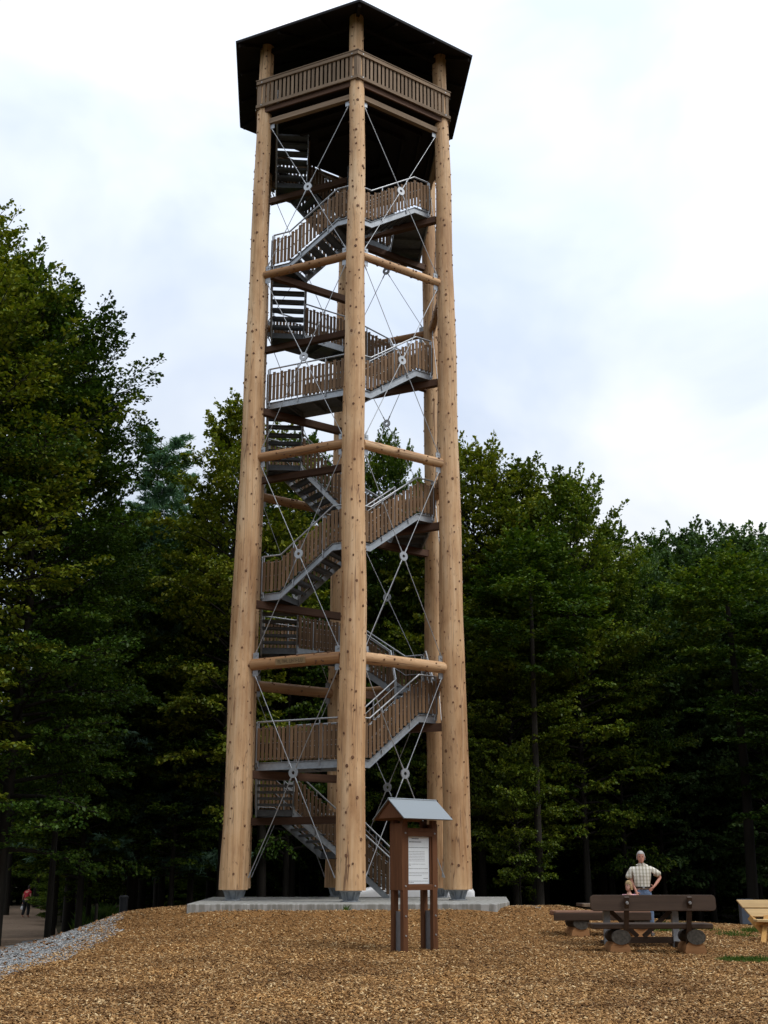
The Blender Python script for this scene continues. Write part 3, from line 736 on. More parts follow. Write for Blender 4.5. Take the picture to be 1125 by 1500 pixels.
def scatter(name, x, y, length, width, tilt, m, off, up=0., sink=0):
    n = len(x); z = gzv(x, y)+off; C = np.stack([x, y, z], 1)
    a = RNG.uniform(0, 2*pi, n); e = RNG.normal(0, tilt, n); D = np.stack([np.cos(a)*np.cos(e), np.sin(a)*np.cos(e), np.sin(e)], 1)
    r = RNG.normal(0, tilt, n); Z = np.stack([RNG.normal(0, tilt, n), RNG.normal(0, tilt, n), np.ones(n)], 1)
    S_ = np.cross(D, Z); S_ /= np.linalg.norm(S_, axis=1)[:, None]; U = np.cross(S_, D)
    L = length*RNG.uniform(.4, 1.3, n)[:, None]/2; Wd = width*RNG.uniform(.5, 1.4, n)[:, None]/2; Hh = width*.25*RNG.uniform(.5, 1.3, n)[:, None]
    C = C+np.array([0, 0, 1.])*RNG.uniform(0, .02, n)[:, None]
    k = RNG.uniform(.3, 1, n)[:, None]
    v = [C-D*L-S_*Wd*k, C+D*L-S_*Wd, C+D*L*k+S_*Wd, C-D*L+S_*Wd]
    v = v+[w-U*Hh for w in v]
    Vv = np.stack(v, 1).reshape(-1, 3); b = (np.arange(n)*8)[:, None]
    Q = np.concatenate([b+np.array(f)[None] for f in ((0, 1, 2, 3), (0, 4, 5, 1), (1, 5, 6, 2), (2, 6, 7, 3), (3, 7, 4, 0))], 0)
    o = link(name, fast_mesh(name, Vv, Q, m)); o['kind'] = 'stuff'; return o
def pts_in(n, y0, y1, pw, xl, xr):
    u = RNG.uniform(0, 1, n); y = (y0**pw+(y1**pw-y0**pw)*u)**(1/pw); h = .40*y+1
    a = np.array([max(xl(v), -hh) for v, hh in zip(y, h)]); b = np.array([min(xr(v), hh) for v, hh in zip(y, h)])
    x = a+(b-a)*RNG.uniform(0, 1, n); return x, y
x, y = pts_in(170000, 11.5, 33, -.6, lambda v: XL(v)-.4*RNG.random()**2, XR)
k = ~((x > -4.45) & (x < 2.6+(y-27.5)*.2) & (y > 27.35)); x, y = x[k], y[k]
o = scatter('wood_chips', x, y, .052, .020, .34, M['chip'], .03); tag(o, 'orange-brown wood chips covering the mound around the tower', 'wood chips')
x, y = pts_in(26000, 17, 40, -.3, GL, lambda v: XL(v)+.5)
o = scatter('gravel', x, y, .05, .035, .3, M['stone'], .022); tag(o, 'pale grey gravel beside the path at the lower left', 'gravel')
x = RNG.uniform(-16, -8, 500); y = RNG.uniform(22, 40, 500)
M['dryleaf'] = rpi_mat('dry_leaf', [(0, (.10, .05, .02)), (1, (.28, .15, .07))])
x = RNG.uniform(-9.3, -6.4, 420); y = RNG.uniform(19, 34, 420); o = scatter('fallen_leaves', x, y, .09, .06, .4, M['dryleaf'], .035); tag(o, 'brown fallen leaves lying on the pale gravel', 'leaves')
def grass(name, spots, label, hgt=.10):
    C, D, Nn = [], [], []; V_, Q_ = [], []
    for cx, cyy, rx, ry, n in spots:
        for _ in range(n):
            a = random.uniform(0, 6.28); q = random.random()**.6; x = cx+cos(a)*q*rx; y = cyy+sin(a)*q*ry; z = gz(x, y)+.02
            hh = hgt*random.uniform(.5, 1.3)*(1.15-q*.6); b = random.uniform(0, 6.28); w = .006; lx, ly = random.gauss(0, .35)*hh, random.gauss(0, .35)*hh
            k = len(V_); V_ += [(x-cos(b)*w, y-sin(b)*w, z), (x+cos(b)*w, y+sin(b)*w, z), (x+lx+cos(b)*.001, y+ly+sin(b)*.001, z+hh), (x+lx*.4-cos(b)*w, y+ly*.4-sin(b)*w, z+hh*.6)]; Q_.append((k, k+1, k+2, k+3))
    o = link(name, fast_mesh(name, V_, Q_, M['grass'])); tag(o, label, 'grass', kind='stuff'); return o
M['grass'] = leaf_mat('grass_blade', (.04, .085, .015), (.085, .15, .03), (.22, .24, .07), .3)
grass('grass_tuft', [(6.0, 20.6, .40, .28, 800), (6.35, 20.75, .25, .2, 260), (5.75, 20.7, .2, .12, 120), (7.35, 21.3, .3, .2, 260)], 'green grass tuft growing in the wood chips in front of the pale bench', .09)
grass('grass_verge', [(7.6+random.uniform(-1.9, 3.9), 28+random.uniform(-1.8, 1.6), random.uniform(.2, .9), random.uniform(.15, .5), random.randint(80, 420)) for _ in range(22)], 'thin green grass on the crest of the mound behind the benches', .13)
grass('grass_fringe', [(-13.6, 60, 1.4, 3, 1500), (-12.2, 53, 1.0, 3, 1500), (-11.0, 47, .6, 3, 900)], 'tall grass along the edge of the path', .7)
grass('slab_weed', [(-.85, 27.22, .1, .05, 60)], 'small green weed at the front edge of the concrete slab', .12)

# ------------------------------------------------------------------ information board
BE = radians(38); U = Vector((cos(BE), sin(BE), 0)); Wv = Vector((-sin(BE), cos(BE), 0))
bx, by = .34, 21.25; sg = empty('information_board', (bx, by, gz(bx, by)))
sg.rotation_euler = (0, 0, BE); tag(sg, 'brown wooden notice board with small grey gable roof in front of the tower', 'notice board')
M['redwood'] = wood('red_brown_stain', (.065, .026, .012), (.125, .052, .023), (.20, .09, .042), .55, 12, .2)
M['redwoodx'] = wood('red_brown_stain_rail', (.065, .026, .012), (.125, .052, .023), (.20, .09, .042), .55, 12, .2, axis=0)
M['paper'] = plain('notice_paper', (.74, .80, .84), .35, 0, .02)
M['ink'] = plain('print', (.12, .13, .15), .6); M['pole_steel'] = plain('flat_steel', (.20, .21, .23), .5, .4)
m, t, b = mat('grey_roof_sheet', .45, .2, .4); b.inputs['Base Color'].default_value = (.22, .25, .27, 1); M['sheet'] = m
# local: x along the front, y to the back, z up; front face at y=0
Wf = .80; Dp = .27
for xx in (0, Wf-.12):
    for yy in (0, Dp):
        mb = MB(); mb.box((xx+.05, yy+.045, 1.12), (.055, .045, 1.13)); o = bevel(mb.build('post', M['redwood'], sg), .008)
        for zz in (.30, .62, 1.12, 2.02) if yy == 0 else ():
            mb = MB(); mb.tube((xx+.05, yy-.002, zz), (xx+.05, yy-.014, zz), .017, .014, 8); mb.build('bolt', M['rod'], o)
    mb = MB(); mb.box((xx+.05, .18, .34), (.008, .088, .36)); mb.build('foot_plate', M['pole_steel'], sg)
for xx in (-.011, Wf-.02+.008):
    mb = MB(); mb.box((xx, .18, 1.62), (.010, .175, .57)); mb.build('side_panel', M['redwood'], sg)
x0, x1 = .107, Wf-.127
mb = MB(); mb.box(((x0+x1)/2, .03, 1.10), ((x1-x0)/2-.001, .03, .05)); bevel(mb.build('bottom_rail', M['redwoodx'], sg), .005)
mb = MB(); mb.box(((x0+x1)/2, .03, 2.04), ((x1-x0)/2-.001, .03, .07)); bevel(mb.build('top_rail', M['redwoodx'], sg), .005)
mb = MB(); mb.box(((x0+x1)/2, .075, 1.56), ((x1-x0)/2-.001, .01, .50)); mb.build('back_panel', M['redwoodx'], sg)
for xx in (x0+.016, x1-.016):
    mb = MB(); mb.box((xx, .045, 1.56), (.015, .02, .407)); mb.build('frame_strip', M['redwood'], sg)
px0, px1, pz0, pz1 = x0+.034, x1-.034, 1.155, 1.965
mb = MB(); mb.box(((px0+px1)/2, .058, (pz0+pz1)/2), ((px1-px0)/2, .004, (pz1-pz0)/2)); pap = mb.build('notice', M['paper'], sg)
random.seed(9); mb = MB(); pw = px1-px0; ph = pz1-pz0
def line(u0, u1, v, h, words=True):
    """one printed line: short word-like dashes"""
    x = px0+u0*pw; e = px0+u1*pw
    while x < e:
        w = random.uniform(.012, .035) if words else e-x; w = min(w, e-x); zc = pz1-v*ph
        mb.box((x+w/2, .0535, zc), (w/2, .0004, h/2)); x += w+.006
line(.2, .52, .045, .016); line(.08, .64, .115, .015); line(0.03, .95, .235, .010)
for i in range(7): line(.05, .80, .32+.033*i, .0055)
line(.05, .82, .585, .006); line(.05, .16, .612, .006); line(.03, .94, .68, .008); line(.05, .94, .765, .006); line(.05, .92, .79, .004); line(.05, .66, .825, .006); line(.72, .94, .885, .010)
line(.03, .94, .94, .007); line(.05, .28, .97, .006)
o = mb.build('printed_lines', M['ink'], pap); o['kind'] = 'stuff'
# gable roof: ridge along x
cyr = .18; rx0, rx1 = -.20, .93; ez, rz_ = 2.25, 2.60; hs = .45
for s in (-1, 1):
    d = Vector((0, s*hs, ez-rz_)); n_ = Vector((0, s*(rz_-ez), hs)).normalized(); r_ = Vector((0, cyr+.002*s, rz_))
    q = [Vector((rx0, 0, 0))+r_, Vector((rx1, 0, 0))+r_, Vector((rx1, 0, 0))+r_+d, Vector((rx0, 0, 0))+r_+d]
    mb = MB(); mb.add(q+[v+n_*.016 for v in q], [(3, 2, 1, 0), (4, 5, 6, 7), (0, 1, 5, 4), (1, 2, 6, 5), (2, 3, 7, 6), (3, 0, 4, 7)] if s < 0 else [(0, 1, 2, 3), (7, 6, 5, 4), (4, 5, 1, 0), (5, 6, 2, 1), (6, 7, 3, 2), (7, 4, 0, 3)])
    mb.build('roof_sheet', M['sheet'], sg)
    q = [v*1 for v in q]; q = [Vector((rx0+.03, 0, 0))+r_+d*.02, Vector((rx1-.03, 0, 0))+r_+d*.02, Vector((rx1-.03, 0, 0))+r_+d*.95, Vector((rx0+.03, 0, 0))+r_+d*.95]
    q = [v-n_*.004 for v in q]
    mb = MB(); mb.add(q+[v-n_*.022 for v in q], [(0, 1, 2, 3), (7, 6, 5, 4), (4, 5, 1, 0), (5, 6, 2, 1), (6, 7, 3, 2), (7, 4, 0, 3)]); mb.build('roof_boarding', M['redwoodx'], sg)
mb = MB(); mb.tube((rx0, cyr, rz_+.016), (rx1, cyr, rz_+.016), .018, .018, 8); mb.build('ridge_cap', M['sheet'], sg)
for xx in (rx0+.05, rx1-.05):
    mb = MB(); a = [(xx-.011, cyr-hs*.80, ez+.03), (xx-.011, cyr+hs*.80, ez+.03), (xx-.011, cyr, rz_-.05)]; b2 = [(x+.022, y, z) for x, y, z in a]
    mb.add(a+b2, [(2, 1, 0), (3, 4, 5), (0, 1, 4, 3), (1, 2, 5, 4), (2, 0, 3, 5)]); mb.build('gable_board', M['redwood'], sg)

# ------------------------------------------------------------------ benches and table
M['benchdark'] = wood('dark_bench_plank', (.028, .017, .011), (.055, .034, .022), (.095, .062, .042), .6, 10, .2, axis=0)
M['benchred'] = wood('worn_red_plank', (.10, .045, .028), (.19, .095, .058), (.30, .165, .105), .6, 10, .2, axis=0)
M['cutwood'] = wood('fresh_cut_block', (.20, .09, .035), (.34, .17, .07), (.46, .26, .12), .8, 10, .2, axis=0)
M['logdark'] = wood('dark_foot_log', (.015, .012, .010), (.035, .028, .024), (.065, .055, .048), .85, 8, .2, axis=1)
M['logend'] = plain('log_end_grain', (.065, .058, .048), .9, 0, .5, 20)
M['pine'] = wood('pale_pine', (.32, .20, .09), (.52, .36, .17), (.66, .50, .28), .6, 10, .15, axis=0)
M['pinez'] = wood('pale_pine_leg', (.34, .17, .05), (.52, .29, .09), (.64, .40, .16), .6, 10, .15)
M['greysteel'] = plain('grey_post', (.30, .32, .34), .6, .2)
def plank(name, c, h, m_, parent, rx=0, rnd=.02, rz=0):
    mb = MB(); mb.box((0, 0, 0), h); o = bevel(mb.build(name, m_, parent, c, (rx, 0, rz)), rnd, 3); return o
def rplank(name, c, L, w, th, m_, parent, rx=0, cr=.06):
    """plank with rounded corners in its face plane (x along, z across)"""
    mb = MB(); pts = []
    for sx_, sz_, a0 in ((1, 1, 0), (-1, 1, 90), (-1, -1, 180), (1, -1, 270)):
        for k in range(5): a = radians(a0+k*22.5); pts.append((sx_*(L/2-cr)+cos(a)*cr, sz_*(w/2-cr)+sin(a)*cr))
    n = len(pts); vs = [(x, -th/2, z) for x, z in pts]+[(x, th/2, z) for x, z in pts]
    mb.add(vs, [tuple(range(n)), tuple(range(2*n-1, n-1, -1))]+[((i+1) % n, i, n+i, n+(i+1) % n) for i in range(n)])
    return bevel(mb.build(name, m_, parent, c, (rx, 0, 0)), .006)
def foot_log(x, parent, y0, y1, r=.17, zb=.19, blk=True):
    mb = MB(); rings = []
    for j in range(5):
        y = y0+(y1-y0)*j/4; rings.append([Vector((x+cos(a)*r*(1+.05*noise.noise(Vector((a, y*3, x)))), y, zb+.12+sin(a)*r*.76)) for a in [2*pi*i/16 for i in range(16)]])
    mb.loft(rings, 0, True, False); n = 16
    mb.add(rings[0], [tuple(range(n))], 1); mb.add(rings[-1], [tuple(range(n-1, -1, -1))], 1)
    mb.build('foot_log', [M['logdark'], M['logend']], parent)
    if blk:
        mb = MB(); mb.tube((x-.02, y0+.02, .07), (x-.02, y1-.02, .075), .19, .18, 12); o = mb.build('cut_block', M['cutwood'], parent); o.scale = (1, 1, 1)
def bench(name, loc, rz, label, L, back=True, feet=(-.55, .75), seatm='benchdark', skew=0):
    r = empty(name, loc, rz); tag(r, label, 'bench')
    for k, yy in enumerate((.12, .36)):
        plank('seat_plank', (0+skew*k, yy, .49+.003*k), (L/2-.04, .115, .045), M[seatm], r)
    if not back:
        plank('front_board', (-.02, -.012, .43), (L/2-.02, .018, .075), M['benchdark'], r, 0, .008)
    for fx in feet: foot_log(fx, r, -.0, .62)
    if back:
        rplank('backrest', (0, -.09, .885), L, .27, .055, M['benchdark'], r, radians(-7), .07)
        for fx in (feet[0]+.10, feet[1]-.12):
            mb = MB(); mb.bar((fx, .12, .16), (fx, -.165, .99), .085, .06, up=Vector((0, 1, 0))); o = bevel(mb.build('upright', M['benchdark'], r), .006)
            mb = MB(); mb.tube((fx, -.17, .89), (fx, -.215, .885), .03, .022, 10); mb.build('bolt', M['rod'], o)
    return r
nx, ny = 4.78, 21.75
bench('near_bench', (nx, ny, gz(nx, ny)-.01), radians(1.5), 'dark wooden bench with backrest seen from behind on two log feet', 2.24, True, (-.58, .76))
fx_, fy_ = 4.42, 24.6
bench('backless_bench', (fx_, fy_, gz(fx_, fy_)-.01), radians(7), 'backless bench with worn reddish seat planks beyond the picnic table', 2.06, False, (-.46, .80), 'benchred')
tx_, ty_ = 4.78, 23.1
tb_ = empty('picnic_table', (tx_, ty_, gz(tx_, ty_)), radians(2)); tag(tb_, 'dark picnic table with pale top edge between the two log-footed benches', 'table')
for k in range(4): plank('table_plank', (0, -.3+.2*k, .765), (1.07, .095, .027), M['rim'] if k == 0 else M['benchdark'], tb_, 0, .006)
for sx_ in (-.58, .72):
    mb = MB(); mb.box((sx_, 0, .37), (.06, .05, .365)); mb.build('post', M['greysteel'], tb_)
    plank('cross_bearer', (sx_, 0, .70), (.04, .36, .035), M['benchdark'], tb_, 0, .005); plank('foot_bearer', (sx_, 0, .06), (.05, .42, .06), M['benchdark'], tb_, 0, .005)
mb = MB(); mb.bar((-.58, 0, .14), (.72, 0, .14), .05, .11); mb.build('lower_rail', M['benchdark'], tb_)
for a, b2 in (((-.5, .03, .66), (.0, .03, .2)), ((.64, -.03, .66), (.1, -.03, .2))): mb = MB(); mb.bar(a, b2, .05, .08); mb.build('diagonal_brace', M['benchdark'], tb_)
# pale bench at the right edge
px_, py_ = 8.25, 24.6
pb = empty('pale_bench', (px_, py_, gz(px_, py_)), radians(-3)); tag(pb, 'pale pine bench with leaning plank back and crossed legs at the right edge', 'bench')
mb = None
for k in range(2):
    L0 = -.92+.07*(1-k)+.02; z0, z1 = .53+.17*k, .53+.17*k+.155; sk = .12
    mb = MB(); y0 = .30+.10*k*1.0; y1 = y0+.085
    v = [(L0+.06*(1-k), y0, z0), (1.1, y0, z0), (1.1, y1, z1), (L0-.10+.05*(1-k), y1, z1)]; v2 = [(x, y+.04, z-.02) for x, y, z in v]
    mb.add(v+v2, [(0, 1, 2, 3), (7, 6, 5, 4), (4, 5, 1, 0), (5, 6, 2, 1), (6, 7, 3, 2), (7, 4, 0, 3)]); bevel(mb.build('backrest_plank', M['pine'], pb), .01)
for k in range(2): plank('seat_plank', (.1, -.02+.17*k, .46), (.86, .078, .025), M['pine'], pb, 0, .008)
for xx in (-.60, .85):
    mb = MB(); mb.bar((xx-.12, -.25, .0), (xx+.14, .32, .52), .09, .11); bevel(mb.build('leg', M['pinez'], pb), .006)
    mb = MB(); mb.bar((xx+.18, -.02, .0), (xx-.18, .36, .52), .09, .11); bevel(mb.build('leg', M['pinez'], pb), .006)
    mb = MB(); mb.bar((xx-.15, .1, .40), (xx+.2, .2, .40), .07, .06); bevel(mb.build('bearer', M['pinez'], pb), .006)

# ------------------------------------------------------------------ bins, car
M['binblack'] = plain('dark_bin', (.03, .032, .035), .5); M['bingrey'] = plain('blue_grey_box', (.07, .09, .12), .5)
def litter_bin(x, y, h, w, m_, label):
    r = empty('litter_bin', (x, y, gz(x, y))); tag(r, label, 'litter bin')
    mb = MB(); mb.tube((0, 0, .1), (0, 0, h-.1), w/2*.9, w/2, 14); mb.build('body', m_, r)
    mb = MB(); mb.tube((0, 0, h-.1), (0, 0, h-.05), w/2*1.15, w/2*1.15, 14); mb.tube((0, 0, h-.05), (0, 0, h), w/2*1.1, w/2*.7, 14); mb.build('lid', m_, r)
    mb = MB(); mb.box((0, .02, .06), (.05, .05, .12)); mb.build('foot', m_, r)
litter_bin((184-562.5)/1771*38, 38, 1.12, .27, M['binblack'], 'dark litter bin at the edge of the wood left of the tower')
r = empty('grey_box', ((1088-562.5)/1771*33, 33, gz(9.8, 33))); tag(r, 'small blue-grey metal box behind the pale bench', 'box')
mb = MB(); mb.box((0, 0, .38), (.16, .13, .3)); bevel(mb.build('body', M['bingrey'], r), .01); mb = MB(); mb.box((0, 0, .70), (.18, .15, .02)); mb.build('lid', M['bingrey'], r); mb = MB(); mb.box((0, 0, .03), (.12, .1, .05)); mb.build('base', M['binblack'], r)
ps = empty('wooden_stake', ((145-562.5)/1771*40, 40, gz(-9.4, 40))); tag(ps, 'short wooden stake standing left of the litter bin', 'post')
mb = MB(); mb.tube((0, 0, -.2), (0, 0, 1.0), .06, .055, 8); mb.tube((0, 0, 1.0), (0, 0, 1.06), .055, .02, 8); mb.build('shaft', M['bark'], ps)

m, t, b = mat('white_car_paint', .25, 0, .5); b.inputs['Base Color'].default_value = (.86, .87, .88, 1); b.inputs['Coat Weight'].default_value = .15; M['carpaint'] = m
m, t, b = mat('car_glass', .05, 0, .9); b.inputs['Base Color'].default_value = (.05, .06, .07, 1); b.inputs['Coat Weight'].default_value = 1; M['glass'] = m
M['rubber'] = plain('tyre_rubber', (.025, .025, .025), .8); M['trim'] = plain('dark_trim', (.03, .03, .03), .5)
cx_, cy2 = .80, 40.0; car = empty('parked_car', (cx_, cy2, gz(cx_, cy2)), 0); tag(car, 'white car parked behind the concrete slab, mostly hidden by the mound', 'car')
def section(x, w, zb, zt, zs, wt):
    """closed cross-section: w half width at belt, wt half width at top, zs belt height"""
    return [Vector((x, y, z)) for y, z in ((-w*.92, zb), (-w, zb+.15), (-w, zs-.05), (-w*.97, zs), (-wt, zt-.03), (-wt*.8, zt), (wt*.8, zt), (wt, zt-.03), (w*.97, zs), (w, zs-.05), (w, zb+.15), (w*.92, zb))]
secs = [(-2.15, .70, .35, .72, .62, .62), (-2.05, .80, .25, .82, .70, .72), (-1.5, .86, .22, .92, .84, .76), (-1.05, .88, .22, .99, .92, .80), (-.25, .88, .22, 1.45, .96, .62), (.4, .88, .22, 1.50, .97, .62), (1.2, .88, .22, 1.46, .98, .61), (1.75, .86, .24, 1.22, .98, .62), (2.05, .82, .28, .98, .88, .70), (2.13, .74, .4, .86, .75, .66)]
mb = MB(); mb.loft([section(*s) for s in secs], 0, True, True); body = mb.build('body', M['carpaint'], car); body.modifiers.new('s', 'SUBSURF').render_levels = 1
for s in (-1, 1):
    for x0_, x1_, zz0, zz1, sk0, sk1 in ((-.72, .12, 1.0, 1.38, .42, 0), (.18, .98, 1.0, 1.40, 0, 0), (1.04, 1.62, 1.01, 1.34, 0, -.30)):
        mb = MB(); yb, yt = s*.875, s*.70
        v = [(x0_, yb, zz0), (x1_, yb, zz0), (x1_+sk1, yt, zz1), (x0_+sk0, yt, zz1)]; v2 = [(x, y-s*.02, z) for x, y, z in v]
        mb.add(v+v2, [(0, 1, 2, 3), (7, 6, 5, 4), (4, 5, 1, 0), (5, 6, 2, 1), (6, 7, 3, 2), (7, 4, 0, 3)]); mb.build('window', M['glass'], car)
    for wx in (-1.32, 1.32):
        mb = MB(); mb.tube((wx, s*.70, .31), (wx, s*.89, .31), .31, .31, 20); w_ = mb.build('wheel', M['rubber'], car); mb = MB(); mb.tube((wx, s*.89, .31), (wx, s*.90, .31), .19, .17, 14); mb.build('rim', M['rod'], w_)
    mb = MB(); mb.ball((-2.08, s*.58, .68), (.07, .16, .07)); mb.build('headlight', M['glass'], car)
mb = MB(); v = [(-1.04, -.74, 1.02), (-1.04, .74, 1.02), (-.30, .58, 1.45), (-.30, -.58, 1.45)]; v2 = [(x-.012, y, z+.02) for x, y, z in v]; mb.add(v2+v, [(0, 3, 2, 1), (4, 5, 6, 7), (0, 1, 5, 4), (1, 2, 6, 5), (2, 3, 7, 6), (3, 0, 4, 7)]); mb.build('windscreen', M['glass'], car)

# ------------------------------------------------------------------ people
def skin(name, J, E_, m_, parent, root, sub=2):
    """J: name -> (pos, radius or (rx, ry)); E_: edges"""
    names = list(J); idx = {n: i for i, n in enumerate(names)}
    me = bpy.data.meshes.new(name); me.from_pydata([J[n][0] for n in names], [(idx[a], idx[b]) for a, b in E_], [])
    me.materials.append(m_); o = link(name, me, parent)
    md = o.modifiers.new('skin', 'SKIN'); md.use_smooth_shade = True; md.branch_smoothing = .3
    if not me.skin_vertices: return o
    for n in names:
        sv = me.skin_vertices[0].data[idx[n]]; r = J[n][1]; sv.radius = r if isinstance(r, tuple) else (r, r); sv.use_root = (n == root)
    ss = o.modifiers.new('sub', 'SUBSURF'); ss.levels = sub; ss.render_levels = sub; return o
def skinmat(name, c):
    m, t, b = mat(name, .5, 0, .4); n = noise_tex(t, 20, 3); t.links.new(ramp(t, n, [(.3, tuple(x*.88 for x in c)), (.7, c)]), b.inputs['Base Color']); b.inputs['Subsurface Weight'].default_value = .1; b.inputs['Subsurface Scale'].default_value = .01; return m
M['skin'] = skinmat('ruddy_skin', (.56, .27, .19)); M['skin2'] = skinmat('child_skin', (.62, .36, .27))
m, t, b = mat('plaid_shirt', .85, 0, .1)
tcn = N(t, 'ShaderNodeTexCoord'); sep = N(t, 'ShaderNodeSeparateXYZ'); t.links.new(tcn.outputs['Object'], sep.inputs[0])
def stripe(out, freq, lo_, hi_):
    s = mathn(t, 'FRACT', mathn(t, 'MULTIPLY', out, freq), 0); return ramp(t, s, [(lo_, (1, 1, 1)), (lo_+.03, (0, 0, 0)), (hi_, (0, 0, 0))])
c = mixc(t, (.70, .67, .58), (.34, .31, .23), mathn(t, 'MULTIPLY', stripe(sep.outputs['X'], 14, .30, 1), .75)); c = mixc(t, c, (.36, .33, .25), mathn(t, 'MULTIPLY', stripe(sep.outputs['Z'], 14, .30, 1), .65))
c = mixc(t, c, (.78, .76, .70), mathn(t, 'MULTIPLY', stripe(mathn(t, 'ADD', sep.outputs['X'], .03), 14, .14, 1), .8)); t.links.new(c, b.inputs['Base Color']); M['plaid'] = m
M['denim'] = plain('blue_jeans', (.13, .19, .30), .85, 0, .25, 30); M['belt'] = plain('dark_belt', (.03, .02, .015), .5)
M['whitehair'] = plain('white_hair', (.40, .38, .36), .8); M['blond'] = plain('blond_hair', (.34, .24, .12), .7, 0, .5, 40); M['eye'] = plain('eye', (.04, .03, .03), .3)
M['shoe'] = plain('shoe', (.05, .04, .035), .6); M['pink'] = plain('pink_shirt', (.70, .38, .42), .85, 0, .2, 20); M['whitecloth'] = plain('white_cloth', (.66, .66, .68), .85)
M['redtop'] = plain('red_top', (.42, .025, .04), .85); M['blacktrousers'] = plain('black_trousers', (.015, .016, .02), .85); M['bagwhite'] = plain('white_bag', (.7, .72, .75), .6)
def Vv(*a): return Vector(a)
def hand(J, E_, pre, wrist, fwd, side, s=1.0, curl=.35, thumb=None):
    """palm + five bent fingers; fwd = hand direction, side = towards the thumb"""
    wrist, fwd, side = Vector(wrist), Vector(fwd).normalized(), Vector(side).normalized(); nrm = fwd.cross(side).normalized()
    J[pre+'p'] = (wrist+fwd*.045*s, (.030*s, .016*s)); E_.append((pre+'w', pre+'p'))
    for i, (off, L) in enumerate(((.027, .072), (.009, .080), (-.009, .074), (-.026, .058))):
        b0 = wrist+fwd*.085*s+side*off*s; m1 = b0+(fwd+nrm*curl*.4).normalized()*L*.5*s; e1 = m1+(fwd+nrm*curl).normalized()*L*.5*s
        J[pre+'k%d' % i] = (b0, .0095*s); J[pre+'m%d' % i] = (m1, .0085*s); J[pre+'e%d' % i] = (e1, .0065*s)
        E_ += [(pre+'p', pre+'k%d' % i), (pre+'k%d' % i, pre+'m%d' % i), (pre+'m%d' % i, pre+'e%d' % i)]
    b0 = wrist+fwd*.035*s+side*.036*s; e1 = b0+(fwd*.6+side*.8).normalized()*.045*s; J[pre+'t0'] = (b0, .011*s); J[pre+'t1'] = (e1, .0085*s); E_ += [(pre+'p', pre+'t0'), (pre+'t0', pre+'t1')]
def head(parent, c, s, yaw, skinm, hairm, long_hair=False, bald=False):
    """face, ears, hair: children of the figure. c = head centre"""
    hd = Matrix.Rotation(yaw, 3, 'Z')
    rings = []   # profile from chin to crown: (z, half width, front y, back y)
    prof = [(-.118, .018, -.075, -.045), (-.105, .038, -.088, -.02), (-.075, .055, -.092, .03), (-.04, .066, -.092, .065), (0, .073, -.090, .088), (.035, .075, -.090, .098), (.07, .072, -.082, .095), (.10, .055, -.055, .075), (.118, .025, -.02, .04)]
    for z, w, f, bk in prof:
        cy0 = (f+bk)/2; ry = (bk-f)/2; rings.append([hd @ Vector((cos(a)*w, cy0+sin(a)*ry, z))*s+c for a in [2*pi*i/16 for i in range(16)]])
    return rings
def add_head(parent, c, s, yaw, skinm, hairm, style):
    R = Matrix.Rotation(yaw, 3, 'Z'); c = Vector(c)
    def L(v): return c+(R @ Vector(v))*s
    mb = MB(); mb.loft(head(None, c, s, yaw, skinm, hairm), 0, True, True)
    mb.loft([[L((x_*w, -.088-f, z)) for x_, f in ((-1, 0), (0, fz), (1, 0), (0, -.01))] for z, w, fz in ((.022, .007, .006), (-.005, .010, .018), (-.022, .017, .026), (-.032, .013, .006))], 0, True, True)  # nose
    for sgn in (-1, 1): mb.ball(L((sgn*.078, .008, -.005)), (.011*s, .02*s, .031*s), 8, 6)                          # ears
    o = mb.build('head', skinm, parent); o.modifiers.new('s', 'SUBSURF').render_levels = 1
    for sgn in (-1, 1):
        mb = MB(); mb.ball(L((sgn*.031, -.087, .008)), (.011*s, .007*s, .006*s), 8, 5); mb.build('eye', M['eye'], o)
        mb = MB(); mb.bar(L((sgn*.016, -.094, .028)), L((sgn*.046, -.088, .029)), .006*s, .006*s); mb.build('eyebrow', hairm, o)
    mb = MB(); mb.bar(L((-.022, -.094, -.058)), L((.022, -.094, -.058)), .006*s, .008*s); mb.build('mouth', plain('lips', (.36, .12, .10), .5), o)
    mb = MB(); rings = []
    for j in range(9):
        t_ = j/8; row = []
        for i in range(20):
            a = 2*pi*i/20; fr_ = max(0, -sin(a)); low = (.062 if style == 'short' else .045) if fr_ > .35 else (-.055 if style == 'short' else -.10 if style == 'long' else -.06)
            low = low*1.0; z = low+(.128-low)*math.sin(t_*pi/2); k = max(0, z)/.128; wr = math.sqrt(max(0.0, 1-min(1, k)**2.3)); e = 1.08 if z > -.03 else 1.12
            row.append(L((cos(a)*.077*e*max(wr, .02), .004+sin(a)*.096*e*max(wr, .02), z)))
        rings.append(row)
    mb.loft(rings, 0, True, True); mb.build('hair', hairm, o); return o

